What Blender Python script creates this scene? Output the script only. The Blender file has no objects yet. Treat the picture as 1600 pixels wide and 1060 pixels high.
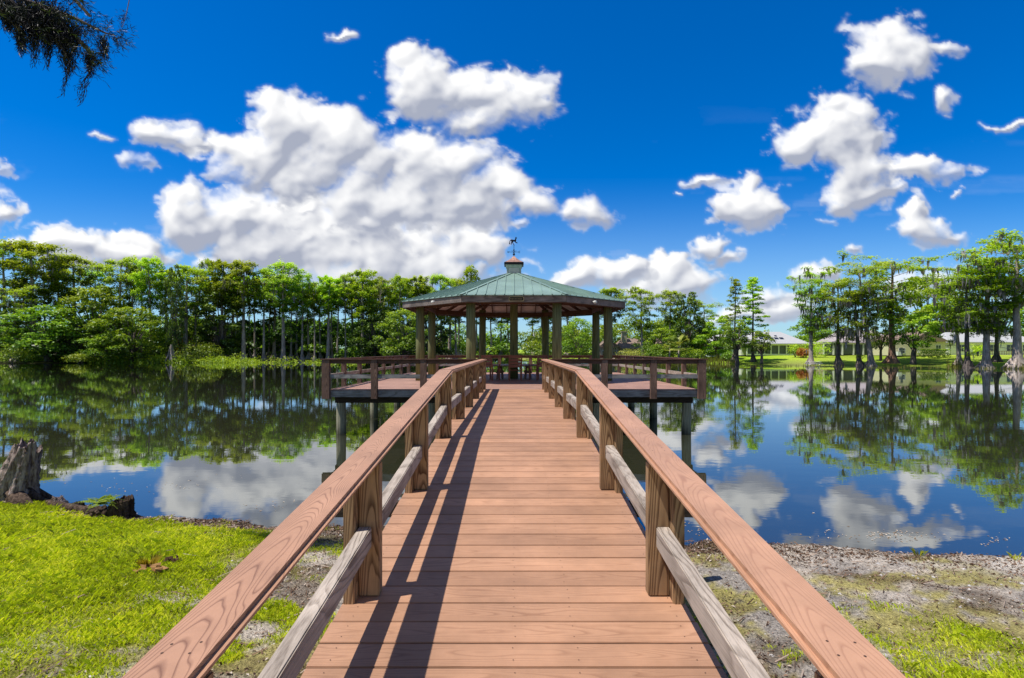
import bpy, bmesh, math, random
import numpy as np
from mathutils import Vector, Matrix

SC = bpy.context.scene
COL = SC.collection
R = math.radians
F = 850.0            # focal length in photo pixels (photo 1600 wide)
CX, CY = 803.0, 548.0
CAMZ = 2.74          # camera above the water (water is z = 0)
DECK = 1.49          # level deck top

def at(px, py, z=0.0):
    """ground point seen at photo pixel, on the plane of height z"""
    y = F * (CAMZ - z) / (py - CY)
    return (px - CX) / F * y, y

def xat(px, y): return (px - CX) / F * y
def zat(py, y): return CAMZ - (py - CY) / F * y

# ------------------------------------------------------------------ objects
def tag(o, label=None, cat=None, group=None, kind=None):
    if label: o['label'] = label
    if cat: o['category'] = cat
    if group: o['group'] = group
    if kind: o['kind'] = kind
    return o

def empty(name, loc=(0, 0, 0), rz=0.0, label=None, cat=None, group=None):
    o = bpy.data.objects.new(name, None)
    COL.objects.link(o)
    o.location = loc
    o.rotation_euler = (0, 0, rz)
    o.empty_display_size = 0.2
    return tag(o, label, cat, group)

def link_mesh(name, me, mat, parent=None, loc=(0, 0, 0)):
    o = bpy.data.objects.new(name, me)
    if mat is not None:
        if not me.materials:
            for m in (mat if isinstance(mat, (list, tuple)) else [mat]):
                me.materials.append(m)
    COL.objects.link(o)
    o.location = loc
    if parent is not None: o.parent = parent
    return o

def kids(o): return [c for c in bpy.data.objects if c.parent == o]

def copy_tree(root, parent=None, _map=None):
    if _map is None:
        _map = {}
        for c in bpy.data.objects:
            if c.parent is not None: _map.setdefault(c.parent.name, []).append(c)
    r = root.copy()
    COL.objects.link(r)
    if parent is not None: r.parent = parent
    for ch in _map.get(root.name, []): copy_tree(ch, r, _map)
    return r

def np_mesh(name, V, Q, tint=None, smooth=False, uv=None):
    """fast mesh from numpy arrays; Q is (M,4) or (M,3); tint per vertex rgb or float"""
    V = np.ascontiguousarray(V, dtype=np.float32); Q = np.ascontiguousarray(Q, dtype=np.int32)
    me = bpy.data.meshes.new(name)
    me.vertices.add(len(V)); me.vertices.foreach_set('co', V.ravel())
    k = Q.shape[1]
    me.loops.add(Q.size); me.loops.foreach_set('vertex_index', Q.ravel())
    me.polygons.add(len(Q))
    me.polygons.foreach_set('loop_start', np.arange(0, Q.size, k, dtype=np.int32))
    me.polygons.foreach_set('loop_total', np.full(len(Q), k, dtype=np.int32))
    if smooth: me.polygons.foreach_set('use_smooth', np.ones(len(Q), dtype=bool))
    if tint is not None:
        for nm, arr in (tint.items() if isinstance(tint, dict) else [('tint', tint)]):
            arr = np.asarray(arr, dtype=np.float32)
            if arr.ndim == 1:
                a = me.attributes.new(nm, 'FLOAT', 'POINT'); a.data.foreach_set('value', arr)
            else:
                if arr.shape[1] == 3: arr = np.hstack([arr, np.ones((len(arr), 1), np.float32)])
                a = me.attributes.new(nm, 'FLOAT_COLOR', 'POINT'); a.data.foreach_set('color', arr.ravel())
    me.update(calc_edges=True)
    return me

class MB:
    """collects shapes, builds ONE mesh object"""
    def __init__(s, org=(0, 0, 0)):
        s.v = []; s.f = []; s.m = []; s.t = []; s.org = Vector(org); s.mi = 0; s.ti = 0.5
    def add(s, vs, fs):
        b = len(s.v)
        s.v += [tuple(Vector(p) - s.org) for p in vs]
        s.t += [s.ti] * len(vs)
        for f in fs: s.f.append(tuple(i + b for i in f)); s.m.append(s.mi)
    def box(s, x0, x1, y0, y1, z0, z1):
        s.add([(x0,y0,z0),(x1,y0,z0),(x1,y1,z0),(x0,y1,z0),(x0,y0,z1),(x1,y0,z1),(x1,y1,z1),(x0,y1,z1)],
              [(0,3,2,1),(4,5,6,7),(0,1,5,4),(1,2,6,5),(2,3,7,6),(3,0,4,7)])
    def beam(s, p0, p1, w, h, up=(0, 0, 1), ext=0.0):
        p0 = Vector(p0); p1 = Vector(p1); d = (p1 - p0).normalized(); u = Vector(up)
        a = d.cross(u).normalized(); b = a.cross(d).normalized()
        p0 = p0 - d * ext; p1 = p1 + d * ext
        vs = []
        for p in (p0, p1):
            for sx, sz in ((-1,-1),(1,-1),(1,1),(-1,1)): vs.append(p + a*(sx*w/2) + b*(sz*h/2))
        s.add(vs, [(0,1,2,3),(7,6,5,4),(0,4,5,1),(1,5,6,2),(2,6,7,3),(3,7,4,0)])
    def tube(s, pts, rads, n=8, caps=True):
        pts = [Vector(p) for p in pts]; vs = []; fs = []
        for i, p in enumerate(pts):
            d = (pts[min(i+1, len(pts)-1)] - pts[max(i-1, 0)])
            d = d.normalized() if d.length > 1e-9 else Vector((0,0,1))
            a = d.cross(Vector((0.13,0.21,1)) if abs(d.z) < .9 else Vector((1,0.1,0))).normalized(); b = d.cross(a)
            for k in range(n):
                t = 2*math.pi*k/n
                vs.append(p + (a*math.cos(t) + b*math.sin(t))*rads[i])
        for i in range(len(pts)-1):
            for k in range(n):
                fs.append((i*n+k, i*n+(k+1)%n, (i+1)*n+(k+1)%n, (i+1)*n+k))
        if caps:
            fs.append(tuple(range(n))[::-1]); fs.append(tuple(range((len(pts)-1)*n, len(pts)*n)))
        s.add(vs, fs)
    def prism(s, outline, z0, z1):
        n = len(outline)
        vs = [(x,y,z0) for x,y in outline] + [(x,y,z1) for x,y in outline]
        s.add(vs, [tuple(range(n))[::-1], tuple(range(n,2*n))] + [(i,(i+1)%n,(i+1)%n+n,i+n) for i in range(n)])
    def extr(s, outline3, vec):
        n = len(outline3); v = Vector(vec)
        vs = [Vector(p) for p in outline3] + [Vector(p)+v for p in outline3]
        s.add(vs, [tuple(range(n))[::-1], tuple(range(n,2*n))] + [(i,(i+1)%n,(i+1)%n+n,i+n) for i in range(n)])
    def build(s, name, mat, parent=None, loc=None, bevel=0.0, smooth=False, segs=2):
        me = bpy.data.meshes.new(name)
        me.from_pydata(s.v, [], s.f)
        mats = mat if isinstance(mat, (list, tuple)) else [mat]
        for m in mats: me.materials.append(m)
        if len(mats) > 1: me.polygons.foreach_set('material_index', s.m)
        a = me.attributes.new('tint', 'FLOAT', 'POINT'); a.data.foreach_set('value', s.t)
        bm = bmesh.new(); bm.from_mesh(me); bmesh.ops.recalc_face_normals(bm, faces=bm.faces)
        if bevel > 0:
            es = [e for e in bm.edges if len(e.link_faces) == 2 and e.calc_face_angle(0) > 0.6]
            bmesh.ops.bevel(bm, geom=es, offset=bevel, segments=segs, affect='EDGES', clamp_overlap=True)
        bm.to_mesh(me); bm.free()
        if smooth: me.polygons.foreach_set('use_smooth', [True]*len(me.polygons))
        me.update()
        if parent is not None and loc is None:
            loc = s.org - Vector(parent.get('_o', (0,0,0)))
        return link_mesh(name, me, None, parent, loc if loc is not None else s.org)

# ------------------------------------------------------------------ materials
class NT:
    """tiny node builder"""
    def __init__(s, name):
        s.mat = bpy.data.materials.new(name); s.mat.use_nodes = True
        s.t = s.mat.node_tree; s.t.nodes.clear()
        s.out = s.n('ShaderNodeOutputMaterial')
    def n(s, typ, **kw):
        nd = s.t.nodes.new(typ)
        for k, v in kw.items():
            if k.startswith('i_'):
                key = k[2:]; key = int(key) if key.isdigit() else key.replace('_', ' ')
                s.set(nd.inputs[key], v)
            else: setattr(nd, k, v)
        return nd
    def set(s, sock, v):
        if isinstance(v, bpy.types.NodeSocket): s.t.links.new(v, sock)
        else: sock.default_value = v
    def math(s, op, a, b=0.0, c=0.0, clamp=False):
        nd = s.t.nodes.new('ShaderNodeMath'); nd.operation = op; nd.use_clamp = clamp
        s.set(nd.inputs[0], a); s.set(nd.inputs[1], b)
        if op in ('MULTIPLY_ADD', 'SMOOTH_MIN', 'SMOOTH_MAX', 'WRAP', 'COMPARE'): s.set(nd.inputs[2], c)
        return nd.outputs[0]
    def mix(s, fac, a, b, typ='MIX'):
        nd = s.t.nodes.new('ShaderNodeMix'); nd.data_type = 'RGBA'; nd.blend_type = typ
        s.set(nd.inputs[0], fac); s.set(nd.inputs[6], c4(a)); s.set(nd.inputs[7], c4(b))
        return nd.outputs[2]
    def ramp(s, fac, stops, interp='LINEAR'):
        nd = s.t.nodes.new('ShaderNodeValToRGB'); cr = nd.color_ramp; cr.interpolation = interp
        while len(cr.elements) > 1: cr.elements.remove(cr.elements[-1])
        for i, (p, c) in enumerate(stops):
            e = cr.elements[0] if i == 0 else cr.elements.new(p)
            e.position = p; e.color = c4(c) if isinstance(c, (tuple, list)) else (c, c, c, 1)
        s.set(nd.inputs[0], fac); return nd.outputs[0]
    def noise(s, vec, scale=5, detail=3, rough=.5, dist=0.0):
        nd = s.n('ShaderNodeTexNoise'); s.set(nd.inputs['Vector'], vec)
        nd.inputs['Scale'].default_value = scale; nd.inputs['Detail'].default_value = detail
        nd.inputs['Roughness'].default_value = rough; nd.inputs['Distortion'].default_value = dist
        return nd.outputs[0]
    def voro(s, vec, scale=5, feature='F1'):
        nd = s.n('ShaderNodeTexVoronoi', feature=feature); s.set(nd.inputs['Vector'], vec)
        nd.inputs['Scale'].default_value = scale
        return nd.outputs[0]
    def mapping(s, vec, scale=(1,1,1), loc=(0,0,0), rot=(0,0,0)):
        nd = s.n('ShaderNodeMapping'); s.set(nd.inputs[0], vec)
        s.set(nd.inputs[1], loc); nd.inputs[2].default_value = rot; nd.inputs[3].default_value = scale
        return nd.outputs[0]
    def obj(s): return s.n('ShaderNodeTexCoord').outputs['Object']
    def rnd(s): return s.n('ShaderNodeObjectInfo').outputs['Random']
    def attr(s, nm, out=2): return s.n('ShaderNodeAttribute', attribute_name=nm).outputs[out]
    def bump(s, h, strength=.3, dist=.01):
        nd = s.n('ShaderNodeBump'); s.set(nd.inputs['Height'], h)
        nd.inputs['Strength'].default_value = strength; nd.inputs['Distance'].default_value = dist
        return nd.outputs[0]
    def pbr(s, col, rough=.8, normal=None, metallic=0.0, spec=.3):
        p = s.n('ShaderNodeBsdfPrincipled')
        s.set(p.inputs['Base Color'], c4(col)); s.set(p.inputs['Roughness'], rough)
        p.inputs['Metallic'].default_value = metallic; p.inputs['Specular IOR Level'].default_value = spec
        if normal is not None: s.set(p.inputs['Normal'], normal)
        s.t.links.new(p.outputs[0], s.out.inputs[0]); return p

def c4(c):
    if isinstance(c, bpy.types.NodeSocket): return c
    if isinstance(c, (int, float)): return (c, c, c, 1)
    return tuple(c) if len(c) == 4 else (c[0], c[1], c[2], 1)

def wood(name, light, dark, axis='z', lines=38.0, contrast=.6, cath=9.0, along=1.6, fibre=.35, rough=.75,
         width=.35, tintamt=0.0, wobble=.9, blotch=.25, bump=.25, spec=.25, wrap=None, cross2=.55):
    """flat-sawn wood: nested parabolic growth lines plus fine fibres along `axis` (object space)"""
    t = NT(name)
    o = t.obj(); r = t.rnd()
    off = t.n('ShaderNodeCombineXYZ')
    for i in range(3): t.set(off.inputs[i], t.math('MULTIPLY', r, (37.0, 53.0, 71.0)[i]))
    p = t.n('ShaderNodeVectorMath', operation='ADD'); t.set(p.inputs[0], o); t.set(p.inputs[1], off.outputs[0])
    if tintamt:
        ti = t.attr('tint'); off2 = t.n('ShaderNodeCombineXYZ')
        for i in range(3): t.set(off2.inputs[i], t.math('MULTIPLY', ti, (91.0, 0.0, 47.0)[i]))
        p2 = t.n('ShaderNodeVectorMath', operation='ADD'); t.set(p2.inputs[0], p.outputs[0]); t.set(p2.inputs[1], off2.outputs[0]); p = p2
    sp = t.n('ShaderNodeSeparateXYZ'); t.set(sp.inputs[0], p.outputs[0])
    so = t.n('ShaderNodeSeparateXYZ'); t.set(so.inputs[0], o)
    ai = 'xyz'.index(axis); A = sp.outputs[ai]
    oth = [i for i in range(3) if i != ai]
    B = t.math('ADD', so.outputs[oth[0]], t.math('MULTIPLY', so.outputs[oth[1]], cross2))
    if wrap:      # boards side by side: measure across each board
        B = t.math('MULTIPLY', t.math('SUBTRACT', t.math('FRACT', t.math('DIVIDE', t.math('SUBTRACT', so.outputs[oth[0]], wrap[0]), wrap[1])), .5), wrap[1])
    st = [0, 0, 0]; st[ai] = .9
    for i in oth: st[i] = 5.0
    n1 = t.noise(t.mapping(p.outputs[0], scale=tuple(st)), 1.0, 2, .5)
    B = t.math('ADD', B, t.math('MULTIPLY', t.math('SUBTRACT', n1, .5), .12))
    v = t.math('ADD', t.math('MULTIPLY', A, along), t.math('MULTIPLY', t.math('MULTIPLY', B, B), cath*10))
    v = t.math('ADD', v, t.math('MULTIPLY', n1, wobble))
    ph = t.math('FRACT', t.math('MULTIPLY', v, lines/10.0))
    ln = t.ramp(ph, [(0, 1.0), (width, .55), (width+.20, 0.0), (.88, .03), (1, 1.0)])
    st2 = [0, 0, 0]; st2[ai] = 3.0
    for i in oth: st2[i] = 120.0
    fb = t.noise(t.mapping(p.outputs[0], scale=tuple(st2)), 1.0, 3, .6)
    bl = t.noise(p.outputs[0], 2.3, 3, .6)
    lnv = t.math('MULTIPLY', ln, t.math('ADD', .35, t.math('MULTIPLY', n1, 1.1)))
    fac = t.math('ADD', t.math('MULTIPLY', lnv, contrast), t.math('MULTIPLY', t.math('SUBTRACT', fb, .45), fibre), clamp=True)
    c = t.mix(fac, light, dark)
    c = t.mix(1.0, c, t.ramp(bl, [(.25, 1-blotch), (.75, 1+blotch*.4)]), 'MULTIPLY')
    if tintamt:
        c = t.mix(1.0, c, t.ramp(t.attr('tint'), [(0, 1-tintamt), (1, 1+tintamt*.6)]), 'MULTIPLY')
    h = t.math('SUBTRACT', t.math('MULTIPLY', fb, .6), t.math('MULTIPLY', ln, .8))
    t.pbr(c, t.math('ADD', rough, t.math('MULTIPLY', t.math('SUBTRACT', fb, .5), .2)), t.bump(h, bump, .004), spec=spec)
    return t.mat

def simple(name, col, rough=.7, var=.25, scale=6.0, metallic=0.0, bump=0.0, stretch=(1,1,1), spec=.3, rand=0.0):
    t = NT(name); o = t.mapping(t.obj(), scale=stretch)
    n = t.noise(o, scale, 4, .6)
    c = t.mix(1.0, col, t.ramp(n, [(.25, 1-var), (.75, 1+var*.5)]), 'MULTIPLY')
    if rand: c = t.mix(1.0, c, t.ramp(t.rnd(), [(0, 1-rand), (1, 1+rand*.5)]), 'MULTIPLY')
    t.pbr(c, rough, t.bump(n, bump, .02) if bump else None, metallic, spec)
    return t.mat

def leafmat(name, dark, mid, light, trans=.35, rough=.6):
    """foliage: colour from the 'tint' attribute, light also passing through"""
    t = NT(name)
    ti = t.attr('tint'); r = t.rnd()
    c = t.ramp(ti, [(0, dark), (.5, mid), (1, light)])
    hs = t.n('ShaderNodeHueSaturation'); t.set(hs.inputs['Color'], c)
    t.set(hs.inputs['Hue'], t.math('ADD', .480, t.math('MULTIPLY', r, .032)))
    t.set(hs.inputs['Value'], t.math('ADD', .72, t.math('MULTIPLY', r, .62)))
    c = hs.outputs[0]
    d = t.n('ShaderNodeBsdfDiffuse'); t.set(d.inputs[0], c)
    tr = t.n('ShaderNodeBsdfTranslucent'); t.set(tr.inputs[0], t.mix(1.0, c, (1.25, 1.2, .7), 'MULTIPLY'))
    m = t.n('ShaderNodeMixShader'); m.inputs[0].default_value = trans
    t.t.links.new(d.outputs[0], m.inputs[1]); t.t.links.new(tr.outputs[0], m.inputs[2])
    g = t.n('ShaderNodeBsdfGlossy'); g.inputs['Roughness'].default_value = .45; g.inputs[0].default_value = (1,1,1,1)
    m2 = t.n('ShaderNodeMixShader'); m2.inputs[0].default_value = .03
    t.t.links.new(m.outputs[0], m2.inputs[1]); t.t.links.new(g.outputs[0], m2.inputs[2])
    t.t.links.new(m2.outputs[0], t.out.inputs[0])
    return t.mat

# numpy value noise -------------------------------------------------
def vnoise(x, y, seed=0):
    xi = np.floor(x).astype(np.int64); yi = np.floor(y).astype(np.int64)
    xf = x - xi; yf = y - yi
    u = xf*xf*xf*(xf*(xf*6-15)+10); w = yf*yf*yf*(yf*(yf*6-15)+10)
    def h(a, b):
        n = (a*374761393 + b*668265263 + seed*974711) & 0x7fffffff
        n = ((n ^ (n >> 13)) * 1274126177) & 0x7fffffff
        n = n ^ (n >> 16)
        return (n & 0xffff) / 65535.0
    return (h(xi,yi)*(1-u)+h(xi+1,yi)*u)*(1-w) + (h(xi,yi+1)*(1-u)+h(xi+1,yi+1)*u)*w

def fbm(x, y, oct=5, seed=0, gain=.5, lac=2.03, billow=False):
    s = 0; a = 1; tot = 0
    for i in range(oct):
        n = vnoise(x, y, seed+i*17)
        if billow: n = 1 - np.abs(2*n-1)
        s = s + a*n; tot += a; a *= gain; x = x*lac+13.7; y = y*lac+7.1
    return s/tot

def sstep(a, b, x):
    t = np.clip((x-a)/(b-a), 0, 1); return t*t*(3-2*t)
# ================================================================== SKY, CLOUDS, SUN, CAMERA
SUN_DIR = Vector((.42, .14, -1.0)).normalized()       # the way sunlight travels
sun_el = math.asin(-SUN_DIR.z)
sun_az = math.atan2(-SUN_DIR.x, -SUN_DIR.y)           # from +Y, clockwise (towards +X)

w = bpy.data.worlds.new("World"); SC.world = w; w.use_nodes = True
nt = w.node_tree; nt.nodes.clear()
sky = nt.nodes.new('ShaderNodeTexSky'); sky.sky_type = 'NISHITA'; sky.sun_disc = False
sky.sun_elevation = sun_el; sky.sun_rotation = sun_az
sky.air_density = 1.0; sky.dust_density = .25; sky.ozone_density = 3.0
hs = nt.nodes.new('ShaderNodeHueSaturation'); hs.inputs['Saturation'].default_value = 1.55; hs.inputs['Value'].default_value = 1.0
hs.inputs['Hue'].default_value = .497
mul = nt.nodes.new('ShaderNodeMix'); mul.data_type = 'RGBA'; mul.blend_type = 'MULTIPLY'; mul.inputs[0].default_value = 1
mul.inputs[7].default_value = (.55, .90, 1.25, 1)
bg = nt.nodes.new('ShaderNodeBackground'); bg.inputs[1].default_value = .115
# unseen cloud overhead and behind, added to make the sky's fill light less blue
tc = nt.nodes.new('ShaderNodeTexCoord'); nz_ = nt.nodes.new('ShaderNodeTexNoise'); nz_.inputs['Scale'].default_value = 2.6; nz_.inputs['Detail'].default_value = 6; nz_.inputs['Roughness'].default_value = .58
cr_ = nt.nodes.new('ShaderNodeValToRGB'); cr_.color_ramp.elements[0].position = .44; cr_.color_ramp.elements[1].position = .58
sx_ = nt.nodes.new('ShaderNodeSeparateXYZ'); nt.links.new(tc.outputs['Generated'], nz_.inputs['Vector']); nt.links.new(nz_.outputs[0], cr_.inputs[0]); nt.links.new(tc.outputs['Generated'], sx_.inputs[0])
def wm(op, a_, b_=0.0, c_=0.0):
    n_ = nt.nodes.new('ShaderNodeMath'); n_.operation = op; n_.use_clamp = True
    for i_, v_ in enumerate((a_, b_, c_)):
        if isinstance(v_, bpy.types.NodeSocket): nt.links.new(v_, n_.inputs[i_])
        else: n_.inputs[i_].default_value = v_
    return n_.outputs[0]
back_ = wm('MULTIPLY_ADD', sx_.outputs[1], -3.0, .9); high_ = wm('MULTIPLY_ADD', sx_.outputs[2], 5.0, -3.1); upm_ = wm('MULTIPLY', sx_.outputs[2], 8.0)
cf_ = wm('MULTIPLY', wm('MULTIPLY', cr_.outputs[0], wm('MAXIMUM', back_, high_)), upm_)
bg2 = nt.nodes.new('ShaderNodeBackground'); bg2.inputs[0].default_value = (1, .95, .88, 1); bg2.inputs[1].default_value = .26
ms_ = nt.nodes.new('ShaderNodeMixShader'); nt.links.new(cf_, ms_.inputs[0]); nt.links.new(bg.outputs[0], ms_.inputs[1]); nt.links.new(bg2.outputs[0], ms_.inputs[2])
wo = nt.nodes.new('ShaderNodeOutputWorld')
nt.links.new(sky.outputs[0], hs.inputs['Color']); nt.links.new(hs.outputs[0], mul.inputs[6])
nt.links.new(mul.outputs[2], bg.inputs[0]); nt.links.new(ms_.outputs[0], wo.inputs[0])

sl = bpy.data.lights.new('sun', 'SUN'); sl.energy = 5.0; sl.angle = R(.5); sl.color = (1, .95, .87)
so = bpy.data.objects.new('sun', sl); COL.objects.link(so)
so.rotation_euler = SUN_DIR.to_track_quat('-Z', 'Y').to_euler()
so.location = (-40, -20, 60)

cam = bpy.data.cameras.new('camera'); cam.sensor_width = 36; cam.lens = F/1600*36
cam.shift_x = -(CX-800)/1600; cam.shift_y = (CY-530)/1600
cam.clip_start = .05; cam.clip_end = 9000
co = bpy.data.objects.new('camera', cam); COL.objects.link(co)
co.location = (0, 0, CAMZ); co.rotation_euler = (R(90), 0, 0)
SC.camera = co
SC.view_settings.view_transform = 'Standard'; SC.view_settings.look = 'None'
SC.view_settings.exposure = 0; SC.view_settings.gamma = 1
SC.render.engine = 'CYCLES'
SC.cycles.use_denoising = True
try: SC.cycles.denoiser = 'OPENIMAGEDENOISE'
except Exception: pass
SC.cycles.max_bounces = 8; SC.cycles.transparent_max_bounces = 12
SC.cycles.caustics_reflective = False; SC.cycles.caustics_refractive = False
SC.cycles.sample_clamp_indirect = 6

# ---- cumulus: a distant sheet of the sky vault; density and self-shading computed here per vertex
CLOUDS = [  # each cloud: list of puffs (px, py, rx, ry) seen from the jetty, in photo pixels
 [(650,125,50,48),(700,150,85,45),(765,160,80,42),(815,150,45,40),(735,192,62,22),(635,98,26,28),(845,165,18,20)],
 [(430,172,40,26),(470,200,62,38),(520,212,60,42),(390,245,62,44),(450,250,95,58),(560,250,95,54),(640,240,72,44),(700,262,74,50),
  (770,300,74,38),(825,318,34,20),(610,310,125,60),(700,330,100,40),(345,228,28,14),(420,180,25,20)],
 [(265,215,48,18),(238,208,26,16),(312,232,34,11)],
 [(300,305,42,24),(310,350,62,44),(380,340,82,48),(470,338,82,48),(545,330,52,42),(540,390,130,55),(640,390,120,58),(730,388,62,38),
  (420,385,105,42),(600,425,190,40),(770,400,25,22)],
 [(905,330,48,22),(880,322,24,16),(930,338,28,12)], [(215,253,24,10)], [(8,265,16,8)], [(8,333,20,12)], [(160,216,18,5)],
 [(110,380,58,26),(75,388,30,16),(150,400,90,22),(30,388,30,12)], [(212,385,42,24),(180,395,30,18),(235,400,40,18)], [(325,408,30,14)],
 [(1390,82,58,50),(1430,92,45,36),(1368,112,42,32),(1392,45,34,20)], [(1482,72,26,10)], [(1475,155,18,20)],
 [(1312,168,44,26),(1260,218,56,34),(1322,215,58,46),(1350,240,42,42),(1332,290,48,42),(1365,302,52,16),(1322,325,28,14)],
 [(1445,265,66,20),(1402,264,24,11),(1440,255,30,16)], [(1428,335,24,20),(1445,362,36,26),(1482,375,36,11)],
 [(1162,285,19,20),(1165,325,54,30),(1202,325,24,20),(1136,313,20,12)], [(1102,280,24,9)], [(1572,195,34,5)],
 [(1118,385,32,13),(1135,408,32,13)], [(1285,345,16,8)], [(1330,380,14,6)], [(1495,303,12,5)], [(820,346,18,6)], [(1060,303,6,6)],
 [(950,425,56,24),(910,437,42,18),(985,410,30,14),(880,445,30,10)], [(1050,428,56,26),(1030,442,52,28),(1085,446,42,22),(1005,450,62,20),(1055,412,26,14)],
 [(1203,455,36,16),(1190,462,28,14)], [(1222,480,42,24),(1215,470,30,14)], [(1262,420,20,18),(1290,425,26,11)], [(1180,492,80,14)],
 [(1470,440,60,22),(1420,450,50,18)], [(535,55,20,8)], [(1040,400,10,14)],
 # beyond the frame
 [(-120,300,80,50),(-60,340,70,40),(-170,360,90,50)], [(-200,120,70,50),(-150,150,60,30)], [(1720,300,70,50),(1780,330,90,40)], [(1800,130,80,40)],
 [(420,-110,120,60),(520,-140,90,60)], [(1150,-100,110,50)], [(-250,470,120,30)], [(1750,470,150,30)],
]
def build_clouds():
    st = 2.0
    gx = np.arange(-300, 1901, st); gy = np.arange(-190, 541, st)
    X, Y = np.meshgrid(gx, gy)
    # ragged edges: warp the lookup
    wx = (fbm(X/46, Y/40, 5, 3)-.5)*52 + (fbm(X/9, Y/9, 3, 11)-.5)*9
    wy = (fbm(X/46, Y/40, 5, 29)-.5)*38 + (fbm(X/9, Y/9, 3, 41)-.5)*8
    XX = X+wx; YY = Y+wy
    def puff(x, y, seed):
        """rounded billows: spherical caps on a jittered grid"""
        xi = np.floor(x); yi = np.floor(y); best = np.full(x.shape, 9.0)
        for i in (-1, 0, 1):
            for j in (-1, 0, 1):
                a_ = xi+i; b_ = yi+j
                n = (a_.astype(np.int64)*73856093 ^ b_.astype(np.int64)*19349663 ^ seed*83492791) & 0xffffff
                n = (n*1103515245 + 12345) & 0x7fffffff
                jx = (n & 0x3ff)/1023.0; jy = ((n >> 10) & 0x3ff)/1023.0; rr = .75+.5*((n >> 20) & 0xff)/255.0
                best = np.minimum(best, ((x-a_-jx)**2+(y-b_-jy)**2)/rr**2)
        return np.sqrt(np.clip(1.15-best, 0, 1.15))
    def blur(a, k, ax):
        c = np.cumsum(np.concatenate([np.repeat(a.take([0], ax), k+1, ax), a, np.repeat(a.take([-1], ax), k, ax)], ax), ax)
        n = a.shape[ax]; w_ = 2*k+1
        return (c.take(range(w_, w_+n), ax) - c.take(range(0, n), ax))/w_
    def soft(a, k): return blur(blur(blur(blur(a, k, 0), k, 1), k, 0), k, 1)
    X2 = X + wx*.55; Y2 = Y + wy*.55
    b1 = puff(X2/52, Y2/44, 5); b2 = puff(X2/25, Y2/22, 9); b3 = puff(X2/12, Y2/11, 13)
    fine = fbm(X/7, Y/7, 4, 707)
    ero = fbm(X2/30, Y2/24, 5, 707, .58); big = fbm(X/70, Y/50, 3, 88); shade_n = soft(fbm(X2/62, Y2/40, 4, 501), 1)
    wspn = fbm((X2+Y2*.5)/38, (Y2-X2*.2)/16, 5, 1301, .6)
    edge_n = fbm(X/60, Y/46, 3, 911)
    alpha = np.zeros_like(X); C = np.zeros(X.shape+(3,))
    c_sh = np.array([.40, .435, .54]); c_hi = np.array([1.10, 1.095, 1.085])
    for puffs in reversed(CLOUDS):
        x0 = min(p[0]-p[2]*1.5 for p in puffs)-50; x1 = max(p[0]+p[2]*1.5 for p in puffs)+50
        y0 = min(p[1]-p[3]*1.5 for p in puffs)-50; y1 = max(p[1]+p[3]*1.5 for p in puffs)+50
        W = (slice(max(0, int((y0+190)/st)), max(1, int((y1+190)/st))), slice(max(0, int((x0+300)/st)), max(1, int((x1+300)/st))))
        if X[W].size < 400: continue
        acc = np.zeros(X[W].shape); acc2 = np.zeros(X[W].shape)
        for px, py, rx, ry in puffs:
            q = ((XX[W]-px)/(rx*1.15))**2 + ((YY[W]-py)/(ry*1.15))**2
            acc = np.maximum(acc, np.clip(1-q, 0, 1)) + .12*np.clip(1-q, 0, 1)
            acc2 = np.maximum(acc2, np.clip(1-q/1.9, 0, 1))
        bot = max(p[1]+p[3] for p in puffs); top = min(p[1]-p[3] for p in puffs); hgt = bot-top
        fr = np.clip((Y[W]-top)/max(hgt, 1), 0, 1)
        small = float(np.clip(1-hgt/70.0, 0, .75))
        dens = acc*(1-.25*small) + (b1[W]-.62)*.34 + (b2[W]-.62)*.26 + (b3[W]-.62)*.15 + (ero[W]-.5)*(1.0+.6*fr+.4*small) + (big[W]-.5)*.5
        dens = np.where(acc > 0, dens, 0)*sstep(0, .3, acc)
        edge = .32 + 1.15*edge_n[W] + .35*fr + .45*small
        al = sstep(.03, edge, dens)
        # torn vapour round the rim
        veil = sstep(.05, .85, acc2*1.25 + (ero[W]-.5)*2.4 + (wspn[W]-.5)*2.2 - .42)*sstep(0, .35, acc2)
        al = np.maximum(al, veil*.72)
        al = soft(al, 1)*.3 + al*.7
        core = np.clip(dens*1.6, 0, 1)
        T = soft(np.sqrt(np.clip(dens, 0, None)), 4)*44 + core*(soft(b1[W], 2)*19 + soft(b2[W], 1)*8 + soft(b3[W], 1)*2.4 + soft(ero[W], 1)*7)
        gyy, gxx = np.gradient(soft(T, 1), st)
        nz = 1.0/np.sqrt(1+gxx**2+gyy**2); nx = -gxx*nz; ny = gyy*nz        # ny: up in the picture
        lam = np.clip(nx*-.42 + ny*.62 + nz*.66, 0, 1.2)
        def above(a, dist, ang):              # cloud standing between a point and the sun shades it
            k = int(dist/st)+2; p = np.pad(a, k); tot = np.zeros_like(a); n = 6; h_, w_ = a.shape
            for i in range(1, n+1):
                dx = int(round(-math.sin(ang)*dist*i/n/st)); dy = int(round(-math.cos(ang)*dist*i/n/st))
                tot += p[k+dy:k+dy+h_, k+dx:k+dx+w_]
            return tot/n
        md = np.clip(soft(dens, 2), 0, 1)
        occ = .50*above(md, min(30, hgt*.3), .5) + .70*above(md, min(85, hgt*.6), .45)
        occ = np.clip(occ*1.0 + .42*np.clip(fr-.35, 0, 1) - .22, 0, .9)*sstep(.1, .6, md)
        bill = (soft(b2[W], 2)-.6)*.55 + (soft(b3[W], 1)-.6)*.32 + (b1[W]-.6)*.35 + (ero[W]-.5)*.5
        occ = np.clip(occ + (shade_n[W]-.50)*1.15*sstep(.2, .7, md) - bill*.85*sstep(.15, .5, md), 0, 1)
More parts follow.
